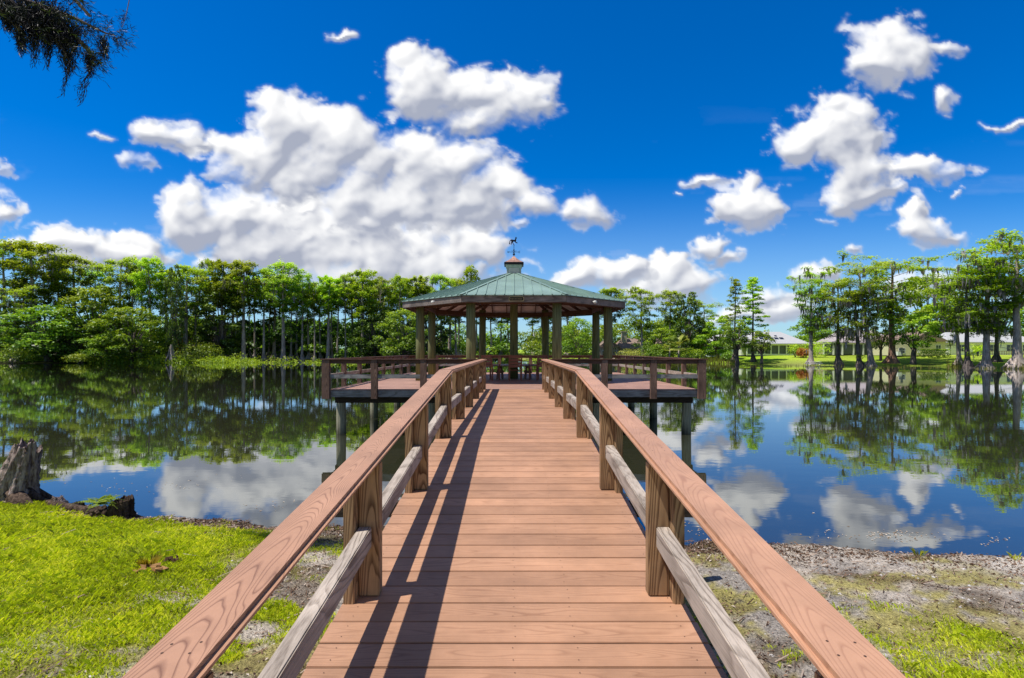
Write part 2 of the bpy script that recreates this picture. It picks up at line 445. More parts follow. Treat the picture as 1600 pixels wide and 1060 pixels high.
        occ *= 1-.45*small
        lit = .22 + .92*lam - .86*occ
        L = (np.clip(lit, 0, 1)**.95)[..., None]
        c = c_sh*(1-L) + c_hi*L
        a3 = al[..., None]
        na = al + alpha[W]*(1-al)
        C[W] = np.where(na[..., None] > 1e-4, (c*a3 + C[W]*(alpha[W]*(1-al))[..., None])/np.maximum(na, 1e-4)[..., None], 0)
        alpha[W] = na
    wisp = sstep(.56, .88, fbm(X/150+fbm(X/40, Y/30, 3, 71)*.6, Y/36, 5, 301)) * .22 * sstep(140, 420, Y)
    haze = sstep(380, 560, Y)[..., None]*.18
    C = C*(1-haze) + np.array([.62, .76, .92])*haze
    hz_ = .46*sstep(250, 545, Y)**1.4
    C = np.where((alpha < 1e-3)[..., None], np.array([.60, .77, .95]), C)
    C = (C*alpha[..., None] + np.array([.55, .75, .95])*(hz_*(1-alpha))[..., None])/np.maximum(alpha+hz_*(1-alpha), 1e-4)[..., None]
    alpha = alpha+hz_*(1-alpha)
    a = np.maximum(alpha, wisp)
    C = np.where((wisp > alpha)[..., None], np.array([.75, .85, .98]), C)
    ed = np.minimum(np.minimum(sstep(-300, -220, X), sstep(1900, 1820, X)), np.minimum(sstep(-190, -120, Y), sstep(541, 515, Y)))
    a = a*ed
    d = np.stack([(X-CX)/F, np.ones_like(X), (CY-Y)/F], -1); d /= np.linalg.norm(d, axis=-1, keepdims=True)
    V = d*3200.0; ny_, nx_ = X.shape
    idx = np.arange(ny_*nx_).reshape(ny_, nx_)
    Q = np.stack([idx[:-1,:-1], idx[1:,:-1], idx[1:,1:], idx[:-1,1:]], -1).reshape(-1, 4)
    keep = (a.ravel()[Q].max(1) > .003)
    Q = Q[keep]
    used = np.zeros(ny_*nx_, bool); used[Q.ravel()] = True
    remap = np.cumsum(used)-1
    me = np_mesh('clouds', V.reshape(-1, 3)[used], remap[Q], {'ccol': C.reshape(-1, 3)[used], 'calpha': a.ravel()[used]}, smooth=True)
    t = NT('cloud_vapour')
    em = t.n('ShaderNodeEmission'); t.set(em.inputs[0], t.attr('ccol', 0)); em.inputs[1].default_value = 1.0
    tr = t.n('ShaderNodeBsdfTransparent'); mx = t.n('ShaderNodeMixShader')
    t.set(mx.inputs[0], t.attr('calpha'))
    t.t.links.new(tr.outputs[0], mx.inputs[1]); t.t.links.new(em.outputs[0], mx.inputs[2]); t.t.links.new(mx.outputs[0], t.out.inputs[0])
    try: t.mat.cycles.emission_sampling = 'NONE'
    except Exception: pass
    o = link_mesh('sky', me, t.mat)
    o['kind'] = 'structure'
build_clouds()
# ================================================================== GROUND AND WATER
LAKE = np.array([(-150,26),(-60,20),(-25,14.5),(-14,11.6),(-9.7,10.15),(-8.1,9.75),(-6.5,9.1),(-4.85,8.72),(-3.25,8.5),(-1.5,8.3),(0,8.1),
 (1.5,7.88),(2.57,7.76),(4.0,7.64),(5.2,7.42),(6.7,7.12),(9,6.7),(20,5),(60,0),(100,-6),(122,20),(106,50),(90,66),(75,80),(73,88),(71,93),(65,100),
 (53,101),(45.6,106),(40,116),(37,129),(27,155),(12,179),(-5,192),(-21,179),(-35,150),(-49,137),(-61,130),(-74.5,126),(-87,122.6),(-96,116),
 (-105,111),(-132,96),(-155,60)], float)

def lake_sd(x, y):
    """signed distance to the shoreline, positive on land"""
    x = np.asarray(x, float); y = np.asarray(y, float)
    best = np.full(x.shape, 1e18); inside = np.zeros(x.shape, bool)
    n = len(LAKE)
    for i in range(n):
        ax, ay = LAKE[i]; bx, by = LAKE[(i+1) % n]
        ex, ey = bx-ax, by-ay
        t = np.clip(((x-ax)*ex+(y-ay)*ey)/(ex*ex+ey*ey), 0, 1)
        best = np.minimum(best, (x-ax-t*ex)**2+(y-ay-t*ey)**2)
        c = ((ay > y) != (by > y)) & (x < ex*(y-ay)/(ey if abs(ey) > 1e-9 else 1e-9)+ax)
        inside ^= c
    d = np.sqrt(best)
    return np.where(inside, -d, d)

def ground_h(x, y):
    x = np.asarray(x, float); y = np.asarray(y, float)
    wob = np.where(y < 14, (fbm(x*1.3, y*1.3, 4, 5)-.5)*.55 + (fbm(x*5, y*5, 3, 15)-.5)*.14, (fbm(x*.16, y*.16, 3, 6)-.5)*3.0)
    d = lake_sd(x, y) + wob
    near = .02+.058*d
    near = np.minimum(near, .42+.004*d)
    lawn = sstep(-2.2, -4.5, x)*sstep(.1, 1.6, d)*.16
    near = near + np.where(y < 16, lawn + sstep(.1, .8, d)*((fbm(x*1.1, y*1.1, 4, 21)-.5)*.10 + (fbm(x*6, y*6, 3, 33)-.5)*.035), 0)
    far = np.minimum(.10+.075*d, 1.75+.002*d) + np.where(y >= 16, (fbm(x*.05, y*.05, 3, 44)-.5)*.3*sstep(2, 12, d), 0)
    far = far*(1-.55*sstep(10, -40, x)*sstep(60, 100, y))
    h = np.where(y < 40, near, far)
    below = np.maximum(-1.6, d*.16-.02)
    return np.where(d > 0, h, below), d

def gh(x, y): return float(ground_h(np.array([x]), np.array([y]))[0][0])

def axis_lines(dense0, dense1, step, lo, hi, grow=1.16):
    a = list(np.arange(dense0, dense1, step)); s = step; v = a[-1]
    while v < hi: s *= grow; v += min(s, 14 if v < 330 else 200); a.append(v)
    s = step; v = a[0]; pre = []
    while v > lo: s *= grow; v -= min(s, 14 if v > -330 else 200); pre.append(v)
    return np.array(pre[::-1]+a)

def build_ground():
    xs = axis_lines(-11, 10.5, .07, -2600, 2600); ys = axis_lines(1.2, 11.0, .07, -400, 3200)
    X, Y = np.meshgrid(xs, ys)
    Hh, d = ground_h(X, Y)
    # base colours
    n1 = fbm(X*.9, Y*.9, 5, 61); n2 = fbm(X*3.1, Y*3.1, 4, 62); n3 = fbm(X*14, Y*9, 3, 63)
    sand = np.array([.58, .50, .41]); ash = np.array([.37, .33, .29]); moss = np.array([.36, .31, .08]); dirt = np.array([.095, .062, .035])
    grass = np.array([.26, .31, .015]); wet = np.array([.035, .024, .014]); lawn = np.array([.33, .50, .03]); lawn2 = np.array([.48, .60, .06]); wood_ = np.array([.045, .05, .012])
    def lerp(a, b, f): return a*(1-f[..., None]) + b*f[..., None]
    C = np.broadcast_to(sand, X.shape+(3,)).copy()
    C = lerp(C, ash, sstep(.42, .62, n1+(n2-.5)*.5)*sstep(3.0, 1.0, np.abs(X-1.5))*.9)
    C = lerp(C, ash, sstep(.48, .66, n2)*.75)
    C = lerp(C, moss, sstep(.54, .68, fbm(X*1.1+9, Y*1.6, 5, 64)+(n3-.5)*.3)*.85)
    C = lerp(C, dirt, sstep(.53, .66, fbm(X*1.4+3, Y*2.2, 5, 65)+(n3-.5)*.4)*.6)
    C = C*(.62+.76*n3)[..., None]
    edge_pale = sstep(3.5, 6, X)*sstep(1.1, .3, d)*sstep(0, .15, d)
    C = lerp(C, np.array([.78, .70, .59]), edge_pale*sstep(.35, .55, n2)*.9)
    litter = sstep(1.0, .15, d-(n2-.5)*.8)*sstep(4.2, 2.5, X)*sstep(-.1, .1, d)
    C = lerp(C, np.array([.085, .055, .035]), litter*.85)
    gm = grass_mask(X, Y, d)
    C = lerp(C, grass*(.6+.8*n3)[..., None], np.clip(np.maximum(gm, sstep(-3.1,-3.9,X)*sstep(.5,1.0,d)*.8), 0, 1)*.9)
    C = lerp(C, wet, sstep(.10, -.05, d)*sstep(14, 13, Y))
    far = sstep(16, 24, Y)
    L = lerp(np.broadcast_to(lawn, X.shape+(3,)), lawn2, sstep(.4, .65, fbm(X*.09, Y*.09, 4, 71)))
    L = lerp(L, np.array([.07, .10, .02]), sstep(.55, .75, fbm(X*.05+5, Y*.08, 4, 72))*.5)
    L = lerp(L, np.array([.27, .22, .11]), sstep(2.2, .2, d-(fbm(X*.4, Y*.4, 3, 73)-.5)*2.5)*.75)
    L = lerp(L, wood_, sstep(8, -6, X)*sstep(60, 90, Y)*sstep(1.2, 3, d))
    C = lerp(C, L, far)
    C = lerp(C, wet, sstep(-.1, -.4, d)*far)
    ny, nx = X.shape
    idx = np.arange(nx*ny).reshape(ny, nx)
    Q = np.stack([idx[:-1,:-1], idx[:-1,1:], idx[1:,1:], idx[1:,:-1]], -1).reshape(-1, 4)
    me = np_mesh('ground', np.stack([X, Y, Hh], -1).reshape(-1, 3), Q, {'gcol': C.reshape(-1, 3)}, smooth=True)
    t = NT('shore_soil'); o = t.obj()
    a = t.noise(o, 26, 5, .7); b = t.noise(o, 90, 3, .7); v = t.voro(o, 38)
    c = t.mix(1.0, t.attr('gcol', 0), t.ramp(a, [(.30, .38), (.5, 1.0), (.70, 1.5)]), 'MULTIPLY')
    c = t.mix(1.0, c, t.ramp(b, [(.32, .5), (.68, 1.35)]), 'MULTIPLY')
    h = t.math('ADD', t.math('MULTIPLY', a, .8), t.math('MULTIPLY', v, .35))
    t.pbr(c, .95, t.bump(h, 1.0, .05), spec=.1)
    o = link_mesh('ground', me, t.mat); o['kind'] = 'structure'

def grass_mask(X, Y, d):
    n = fbm(X*1.2, Y*1.2, 5, 81); n2 = fbm(X*3.5, Y*3.5, 3, 82)
    left = sstep(-2.7, -4.6, X + (n-.5)*4.2 - (Y-5.5)*.10) * sstep(.15, .6, d-(n2-.5)*.7)
    leftsp = sstep(-1.2, -2.0, X)*sstep(.50, .62, n)*sstep(.8, 1.6, d)*.8
    right = sstep(4.9, 4.0, Y + (n-.5)*2.4 + np.abs(X-3.4)*.28 - sstep(2.2,3,X)*.1)*sstep(1.9, 2.6, X+(n2-.5)*.8)*sstep(8.5, 6.5, X)
    rt2 = sstep(1.1, 1.4, X)*sstep(.60, .68, n2)*sstep(1.6, 2.6, d)*.35
    return np.clip(np.maximum(np.maximum(left, leftsp), np.maximum(right, rt2)), 0, 1)

build_ground()

def build_water():
    t = NT('lake_water'); o = t.obj()
    geo = t.n('ShaderNodeNewGeometry')
    w1 = t.noise(t.mapping(o, scale=(1.0, 1.9, 1)), 1.1, 3, .5)
    w2 = t.noise(t.mapping(o, scale=(1.0, 1.6, 1)), 5.5, 2, .5)
    calm = t.ramp(t.noise(t.mapping(o, scale=(.02, .06, 1)), 1.0, 3, .5), [(.35, .25), (.7, 1.0)])
    h = t.math('MULTIPLY', t.math('ADD', w1, t.math('MULTIPLY', w2, .16)), calm)
    nrm = t.bump(h, .045, .05)
    d = t.n('ShaderNodeBsdfDiffuse'); d.inputs[0].default_value = (.036, .038, .020, 1)
    g = t.n('ShaderNodeBsdfGlossy'); g.inputs['Roughness'].default_value = .012; g.inputs[0].default_value = (.95, .97, 1.0, 1)
    t.set(g.inputs['Normal'], nrm)
    f = t.n('ShaderNodeFresnel'); f.inputs[0].default_value = 1.95; t.set(f.inputs['Normal'], nrm)
    m = t.n('ShaderNodeMixShader'); t.set(m.inputs[0], t.math('MULTIPLY_ADD', f.outputs[0], 1.05, .06, clamp=True))
    t.t.links.new(d.outputs[0], m.inputs[1]); t.t.links.new(g.outputs[0], m.inputs[2]); t.t.links.new(m.outputs[0], t.out.inputs[0])
    b = MB(); b.add([(-320,-40,0),(320,-40,0),(320,330,0),(-320,330,0)], [(0,1,2,3)])
    w_ = b.build('water', t.mat); w_['kind'] = 'structure'
build_water()
# ================================================================== JETTY: materials
M = {}
M['deck'] = wood('composite_decking', (.52,.282,.165), (.31,.15,.082), 'x', lines=70, contrast=.55, cath=9, along=.30, fibre=.22, rough=.62, width=.16, tintamt=.16, wobble=1.3, blotch=.14, bump=.2, spec=.35, wrap=(-9.4035,.2075))
M['deck2'] = wood('platform_decking', (.47,.265,.195), (.30,.155,.105), 'x', lines=70, contrast=.45, cath=9, along=.30, fibre=.22, rough=.62, width=.16, tintamt=.2, wobble=1.3, blotch=.2, bump=.2, spec=.35, wrap=(-6.753,.2))
M['cap'] = wood('composite_handrail_strong_grain', (.53,.285,.17), (.20,.088,.05), 'y', lines=105, contrast=.85, cath=6.5, along=1.0, fibre=.12, rough=.5, width=.07, wobble=1.15, blotch=.16, bump=.12, spec=.4, cross2=0.0)
M['cap_soft'] = wood('composite_handrail_soft_grain', (.57,.31,.185), (.36,.17,.098), 'y', lines=95, contrast=.62, cath=5.5, along=.75, fibre=.12, rough=.5, width=.10, wobble=1.5, blotch=.16, bump=.12, spec=.4, cross2=0.0)
M['post'] = wood('treated_pine_post', (.50,.32,.17), (.12,.06,.03), 'z', lines=34, contrast=.95, cath=13, along=1.1, fibre=.75, rough=.8, width=.28, wobble=2.2, blotch=.45)
M['old'] = wood('weathered_grey_rail', (.52,.445,.375), (.15,.115,.09), 'y', lines=26, contrast=.55, cath=4, along=.5, fibre=1.5, rough=.9, width=.2, wobble=2.0, blotch=.35, bump=.5)
M['oldx'] = wood('weathered_grey_board', (.42,.39,.365), (.12,.10,.085), 'x', lines=22, contrast=.55, cath=4, along=.5, fibre=1.4, rough=.9, width=.2, wobble=2.0, blotch=.45, bump=.5)
M['darkpost'] = wood('weathered_brown_post', (.30,.18,.13), (.075,.04,.03), 'z', lines=34, contrast=.8, cath=13, along=1.1, fibre=1.0, rough=.85, width=.28, wobble=2.2, blotch=.5)
M['darkrailx'] = wood('dark_brown_rail', (.19,.095,.066), (.06,.03,.022), 'x', lines=30, contrast=.6, cath=6, along=.8, fibre=.8, rough=.7, wobble=2, blotch=.4)
M['darkraily'] = wood('dark_brown_side_rail', (.19,.095,.066), (.06,.03,.022), 'y', lines=30, contrast=.6, cath=6, along=.8, fibre=.8, rough=.7, wobble=2, blotch=.4)
M['joist'] = wood('dark_joist', (.07,.05,.038), (.025,.017,.012), 'x', lines=20, contrast=.5, fibre=.8, rough=.9, blotch=.4)
M['screw'] = simple('screw_head', (.16,.09,.06), .5, .1, metallic=.6)
def pole_mat(name, top, low, z0, z1):
    t = NT(name); o = t.obj(); p = t.n('ShaderNodeSeparateXYZ'); t.set(p.inputs[0], o)
    n = t.noise(t.mapping(o, scale=(1,1,.35), loc=(0,0,0)), 5, 5, .65); f = t.noise(t.mapping(o, scale=(30,30,1.6)), 1, 3, .6)
    z = t.math('ADD', p.outputs[2], t.math('MULTIPLY', t.math('SUBTRACT', n, .5), 1.0))
    g = t.n('ShaderNodeMapRange'); t.set(g.inputs[0], z); g.inputs[1].default_value = z0; g.inputs[2].default_value = z1
    c = t.mix(g.outputs[0], low, top)
    c = t.mix(1.0, c, t.ramp(f, [(.3, .5), (.55, 1.0), (.75, 1.35)]), 'MULTIPLY')
    c = t.mix(t.ramp(n, [(.56, 0.0), (.72, .55)]), c, (.20,.21,.11))
    t.pbr(c, .9, t.bump(f, .5, .012), spec=.15); return t.mat
M['pile'] = pole_mat('jetty_piling_timber', (.42,.39,.26), (.05,.05,.035), -.1, .35)
M['gpost'] = pole_mat('green_treated_pole', (.20,.215,.11), (.225,.225,.085), 0, 3)
M['roofmetal'] = simple('green_metal_roofing', (.235,.345,.285), .5, .16, 1.2, metallic=.0, spec=.5, stretch=(1,1,1))
M['roofunder'] = simple('pale_metal_underside', (.80,.72,.69), .6, .2, 5)
M['rafter'] = wood('reddish_rafter', (.16,.075,.05), (.06,.025,.018), 'x', lines=20, contrast=.5, fibre=.8, blotch=.4)
M['fascia'] = wood('weathered_fascia', (.36,.30,.27), (.09,.065,.055), 'x', lines=24, contrast=.6, cath=5, along=.5, fibre=1.5, blotch=.55, tintamt=.1)
M['copper'] = simple('aged_copper', (.50,.29,.22), .5, .45, 9, metallic=.5)
M['cupola'] = simple('grey_green_cupola_paint', (.42,.47,.42), .6, .3, 8)
M['iron'] = simple('black_iron', (.012,.012,.016), .45, .3, 20, metallic=.4)
M['white'] = simple('white_plastic', (.75,.74,.70), .4, .1)
M['gold'] = simple('gold_lettering', (.55,.42,.22), .4, .1, metallic=.3)
M['plaque'] = simple('dark_plaque', (.022,.016,.012), .5, .2)
M['tablewood'] = wood('dark_table_slats', (.34,.20,.15), (.13,.06,.045), 'x', lines=24, contrast=.5, fibre=.7, rough=.5, blotch=.3)
M['chairwood'] = wood('red_brown_chair_wood', (.42,.15,.085), (.16,.05,.03), 'x', lines=24, contrast=.5, fibre=.6, rough=.5, blotch=.3)

def weather(mat, amt=.22, sc=1.1):
    nt_ = mat.node_tree; p = [n for n in nt_.nodes if n.type == 'BSDF_PRINCIPLED'][0]; src = p.inputs['Base Color'].links[0].from_socket
    tc_ = nt_.nodes.new('ShaderNodeTexCoord'); n1 = nt_.nodes.new('ShaderNodeTexNoise'); n1.inputs['Scale'].default_value = sc; n1.inputs['Detail'].default_value = 7; n1.inputs['Roughness'].default_value = .68
    nt_.links.new(tc_.outputs['Object'], n1.inputs['Vector']); r_ = nt_.nodes.new('ShaderNodeValToRGB')
    r_.color_ramp.elements[0].position = .34; r_.color_ramp.elements[0].color = (1-amt, 1-amt*.95, 1-amt*.9, 1); r_.color_ramp.elements[1].position = .62; r_.color_ramp.elements[1].color = (1.06, 1.07, 1.08, 1)
    nt_.links.new(n1.outputs[0], r_.inputs[0]); m_ = nt_.nodes.new('ShaderNodeMix'); m_.data_type = 'RGBA'; m_.blend_type = 'MULTIPLY'; m_.inputs[0].default_value = 1
    nt_.links.new(src, m_.inputs[6]); nt_.links.new(r_.outputs[0], m_.inputs[7]); nt_.links.new(m_.outputs[2], p.inputs['Base Color'])
for k_ in ('deck', 'deck2'): weather(M[k_], .20, 1.3)
for k_ in ('cap', 'cap_soft'): weather(M[k_], .16, 3.0)
weather(M['roofmetal'], .14, .9)

HW = 1.13                                   # half width of the boardwalk
SL = .0976; KINK = 7.8; Y0 = -1.6; YEND = 17.5
def deck_z(y): return DECK - SL*max(0.0, KINK-y)
rng = random.Random(4)

# ================================================================== BOARDWALK
bw = empty('boardwalk', (0, KINK, 0), 0, 'long reddish-brown boardwalk rising from the shore to the gazebo platform', 'boardwalk')
bw['_o'] = (0, KINK, 0)
O = (0, KINK, 0)
b = MB(O)
pitch = .2075; y = Y0
while y < YEND - .02:
    y1 = min(y+pitch-.0075+rng.uniform(-.003,.0025), YEND); zc = deck_z
    b.ti = rng.random(); b.mi = 0; jit = rng.uniform(-.0025,.0025)
    e0 = HW + rng.uniform(-.006, .006)
    z0, z1 = zc(y), zc(y1)
    dz = rng.uniform(-.0015, .0015)
    x0, x1 = -e0, e0
    b.add([(x0,y,z0-.032+dz),(x1,y,z0-.032+dz),(x1,y1,z1-.032+dz),(x0,y1,z1-.032+dz),(x0,y,z0+dz),(x1,y,z0+dz),(x1,y1,z1+dz),(x0,y1,z1+dz)],
          [(0,3,2,1),(4,5,6,7),(0,1,5,4),(1,2,6,5),(2,3,7,6),(3,0,4,7)])
    y += pitch
deck = b.build('deck', M['deck'], bw, bevel=.004)
b = MB(O); y = Y0
while y < 11:
    for sx in (-1.02, 0.0, .36, 1.02):
        for f in (.25, .75):
            yy = y+pitch*f; zz = deck_z(yy)+.0022; r = .0036
            xx = sx+rng.uniform(-.008,.008)
            b.add([(xx+r*math.cos(k*math.pi/3), yy+r*math.sin(k*math.pi/3), zz+SL*r*math.sin(k*math.pi/3)) for k in range(6)], [(0,1,2,3,4,5)])
    y += pitch
sc_ = b.build('screws', M['screw'], bw); sc_['kind'] = 'stuff'
def strip_along(b, x0, x1, zt, zb, y0=Y0, y1=YEND):
    """a timber that follows the ramp and then the level part"""
    for a, c in ((y0, KINK), (KINK, y1)):
        za, zc = deck_z(a), deck_z(c)
        b.add([(x0,a,za+zb),(x1,a,za+zb),(x1,c,zc+zb),(x0,c,zc+zb),(x0,a,za+zt),(x1,a,za+zt),(x1,c,zc+zt),(x0,c,zc+zt)],
              [(0,3,2,1),(4,5,6,7),(0,1,5,4),(1,2,6,5),(2,3,7,6),(3,0,4,7)])
for x in (-1.045, -.35, .35, 1.045):
    b = MB(O); strip_along(b, x-.025, x+.025, -.034, -.27, Y0+.05, YEND-.05); b.build('stringer', M['joist'], bw)
for y, half in ((1.2,1.15),(3.9,1.2),(6.1,2.0),(8.1,1.6),(11.0,1.2),(14.0,1.2),(17.0,1.2)):
    b = MB((0,y,deck_z(y)-.36)); b.box(-half, half, y-.055, y+.055, deck_z(y)-.44, deck_z(y)-.275); b.build('cross_beam', M['joist'], bw, bevel=.006)
    if y > 3:
        for x in (-.85, .85):
            b = MB((x,y,0)); b.tube([(x,y,-1.5),(x,y,.4),(x,y,deck_z(y)-.43)], [.13,.125,.12], 12); b.build('piling', M['pile'], bw, smooth=False)

def post_at(rl, sx, y):
    z = deck_z(y)
    # inner 4x6 and, a hand nearer the shore and further out, its outer partner
    xi0, xi1 = .905, 1.045
    b = MB((sx*.98, y, z)); x0, x1 = sorted((sx*xi0, sx*xi1)); b.box(x0, x1, y-.045, y+.045, z+.001, z+.893); b.build('post', M['post'], rl, bevel=.006)
    x0, x1 = sorted((sx*1.048, sx*1.12)); b = MB((sx*1.08, y-.06, z)); b.box(x0, x1, y-.135, y+.03, z-.26, z+.88); b.build('outer_post', M['post'], rl, bevel=.006)
POSTS = [-.45, 1.6, 3.70, 5.72, 7.86, 9.98, 12.05, 14.15, 16.2, 17.45]
for sx in (-1, 1):
    rl = empty('railing', (0, 0, 0)); rl.parent = bw; rl.location = Vector((sx, KINK, 0))-Vector((0, KINK, 0)); rl['_o'] = (sx, KINK, 0)
    tag(rl, 'railing with a strongly grained brown cap' if sx < 0 else 'railing with a paler, softly grained brown cap')
    # cap board: two lengths, mitred at the top of the ramp, with rounded edges
    xo, xi = (1.085, .868)
    for a, c in ((Y0-.4, KINK), (KINK, YEND+.06)):
        segs = [a, c]
        for s0, s1 in zip(segs, segs[1:]):
            b = MB((sx*.977, (s0+s1)/2, deck_z((s0+s1)/2)+.94)); x0, x1 = sorted((sx*xo, sx*xi)); g = .0015
            za, zc = deck_z(s0+g), deck_z(s1-g); y0_, y1_ = s0+g, s1-g
            t0, t1 = .928, .978
            b.add([(x0,y0_,za+t0),(x1,y0_,za+t0),(x1,y1_,zc+t0),(x0,y1_,zc+t0),(x0,y0_,za+t1),(x1,y0_,za+t1),(x1,y1_,zc+t1),(x0,y1_,zc+t1)],
                  [(0,3,2,1),(4,5,6,7),(0,1,5,4),(1,2,6,5),(2,3,7,6),(3,0,4,7)])
            b.build('cap_rail', M['cap'] if sx < 0 else M['cap_soft'], rl, bevel=.019, segs=4)
    b = MB((sx, KINK, 0))
    for y in POSTS[:7]:
        for ox in (-.04, .04):
            for oy in (-.025, .03):
                cx_, cy_ = sx*.977+ox+rng.uniform(-.008,.008), y+oy+rng.uniform(-.01,.01); cz_ = deck_z(cy_)+.9788
                b.add([(cx_+.0045*math.cos(k*math.pi/3), cy_+.0045*math.sin(k*math.pi/3), cz_+(SL if cy_ < KINK else 0)*.0045*math.sin(k*math.pi/3)) for k in range(6)], [(0,1,2,3,4,5)])
    q_ = b.build('screws', M['screw'], rl); q_['kind'] = 'stuff'
    # sub-rail under the cap
    for a, c in ((Y0, KINK), (KINK, YEND)):
        b = MB((sx, a, deck_z(a)))
        x0, x1 = sorted((sx*.945, sx*1.03)); za, zc = deck_z(a), deck_z(c)
        b.add([(x0,a,za+.897),(x1,a,za+.897),(x1,c,zc+.897),(x0,c,zc+.897),(x0,a,za+.926),(x1,a,za+.926),(x1,c,zc+.926),(x0,c,zc+.926)],
              [(0,3,2,1),(4,5,6,7),(0,1,5,4),(1,2,6,5),(2,3,7,6),(3,0,4,7)])
        b.build('sub_rail', M['old'], rl, bevel=.003)
    for y in POSTS: post_at(rl, sx, y)
    for p, q in zip(POSTS, POSTS[1:]):
        ya, yb = p+.047, q-.047
        if q == KINK: pass
        b = MB((sx*1.0, (ya+yb)/2, deck_z((ya+yb)/2)+.40))
        x0, x1 = sorted((sx*.955, sx*1.043)); za, zc = deck_z(ya), deck_z(yb); lo, hi = .335, .472
        b.add([(x0,ya,za+lo),(x1,ya,za+lo),(x1,yb,zc+lo),(x0,yb,zc+lo),(x0,ya,za+hi),(x1,ya,za+hi),(x1,yb,zc+hi),(x0,yb,zc+hi)],
              [(0,3,2,1),(4,5,6,7),(0,1,5,4),(1,2,6,5),(2,3,7,6),(3,0,4,7)])
        b.build('mid_rail', M['old'], rl, bevel=.007)

# ================================================================== PLATFORM
PX, PY0, PY1 = 5.93, 17.55, 31.0
GC = Vector((0, 24.3, 0))
pl = empty('dock_platform', (0, 24.3, 0), 0, 'square timber platform on round pilings over the lake, fenced with dark rails', 'dock')
pl['_o'] = (0, 24.3, 0); O = (0, 24.3, 0)
b = MB(O); y = PY0
while y < PY1-.01:
    y1 = min(y+.2, PY1)
    for a, c in ((-PX, -1.9), (-1.893, 2.1), (2.107, PX)):
        b.ti = rng.random(); b.box(a, c, y, y1-.006, DECK-.032, DECK)
    y += .2
b.build('deck', M['deck2'], pl)
for y in (PY0-.02, PY1+.022):
    b = MB((0, y, DECK-.15)); b.box(-PX-.02, PX+.02, y-.02, y+.018, DECK-.25, DECK-.036); b.build('rim_joist', M['oldx'], pl, bevel=.004)
for x in (-PX-.022, PX+.022):
    b = MB((x, 24.3, DECK-.15)); b.box(x-.02, x+.018, PY0+.001, PY1, DECK-.25, DECK-.036); b.build('rim_joist', M['old'], pl, bevel=.004)
PLY = (17.95, 22.2, 26.5, 30.7); PLX = (-5.7, -2.75, 2.75, 5.7)
for y in PLY:
    b = MB((0, y, DECK-.4)); b.box(-PX+.05, PX-.05, y-.08, y+.08, DECK-.47, DECK-.255); b.build('beam', M['joist'], pl, bevel=.006)
    for x in PLX:
        b = MB((x, y, 0)); lx = rng.uniform(-.04,.04)
        b.tube([(x+lx,y,-1.6),(x+lx*.6,y,.2),(x,y,DECK-.472)], [.165,.158,.15], 14); b.build('piling', M['pile'], pl, smooth=False)
x = -5.4
while x < 5.5:
    b = MB((x, 24.3, DECK-.15)); b.box(x-.025, x+.025, PY0+.02, PY1-.02, DECK-.252, DECK-.034); b.build('joist', M['joist'], pl); x += 1.2
def side_railing(p0, p1, posts, axis, pm=None):
    """railing on the platform edge: cap, mid rail, posts bolted outside the rim"""
    mid = (Vector(p0)+Vector(p1))/2
    rl = empty('railing'); rl.parent = pl; rl.location = mid-Vector((0,24.3,0)); rl['_o'] = tuple(mid)
    rm = M['darkrailx'] if axis == 'x' else M['darkraily']
    b = MB((mid.x, mid.y, DECK+.97)); b.beam(Vector(p0)+Vector((0,0,DECK+.965)), Vector(p1)+Vector((0,0,DECK+.965)), .19, .038, ext=.1); b.build('cap_rail', rm, rl, bevel=.008)
    b = MB((mid.x, mid.y, DECK+.88)); b.beam(Vector(p0)+Vector((0,0,DECK+.885)), Vector(p1)+Vector((0,0,DECK+.885)), .05, .118, ext=.0); b.build('sub_rail', rm, rl, bevel=.004)
    b = MB((mid.x, mid.y, DECK+.4)); b.beam(Vector(p0)+Vector((0,0,DECK+.42)), Vector(p1)+Vector((0,0,DECK+.42)), .06, .13, ext=.0); b.build('mid_rail', M['oldx'] if axis == 'x' else M['old'], rl, bevel=.006)
    for q in posts:
        b = MB((q[0], q[1], DECK)); b.box(q[0]-q[2]/2, q[0]+q[2]/2, q[1]-.07, q[1]+.07, DECK-.30, DECK+.944); b.build('post', M['darkpost'], rl, bevel=.007)
ro = .10
for sx in (-1, 1):
    xs_ = [sx*v for v in (6.02, 4.47, 2.9, 1.32)]
    side_railing((sx*1.25, PY0-ro, 0), (sx*6.1, PY0-ro, 0), [(xs_[0],PY0-ro-.01,.25),(xs_[1],PY0-ro-.01,.2),(xs_[2],PY0-ro-.01,.2)], 'x')
    ys_ = [19.3, 21.25, 23.2, 25.15, 27.1, 29.05]
    side_railing((sx*(PX+ro), PY0+.05, 0), (sx*(PX+ro), PY1, 0), [(sx*(PX+ro),yy,.15) for yy in ys_], 'y')
side_railing((-PX-ro, PY1+ro, 0), (PX+ro, PY1+ro, 0), [(xx,PY1+ro,.18) for xx in (-6.02,-4.4,-2.6,-.82,.95,2.6,4.4,6.02)], 'x')
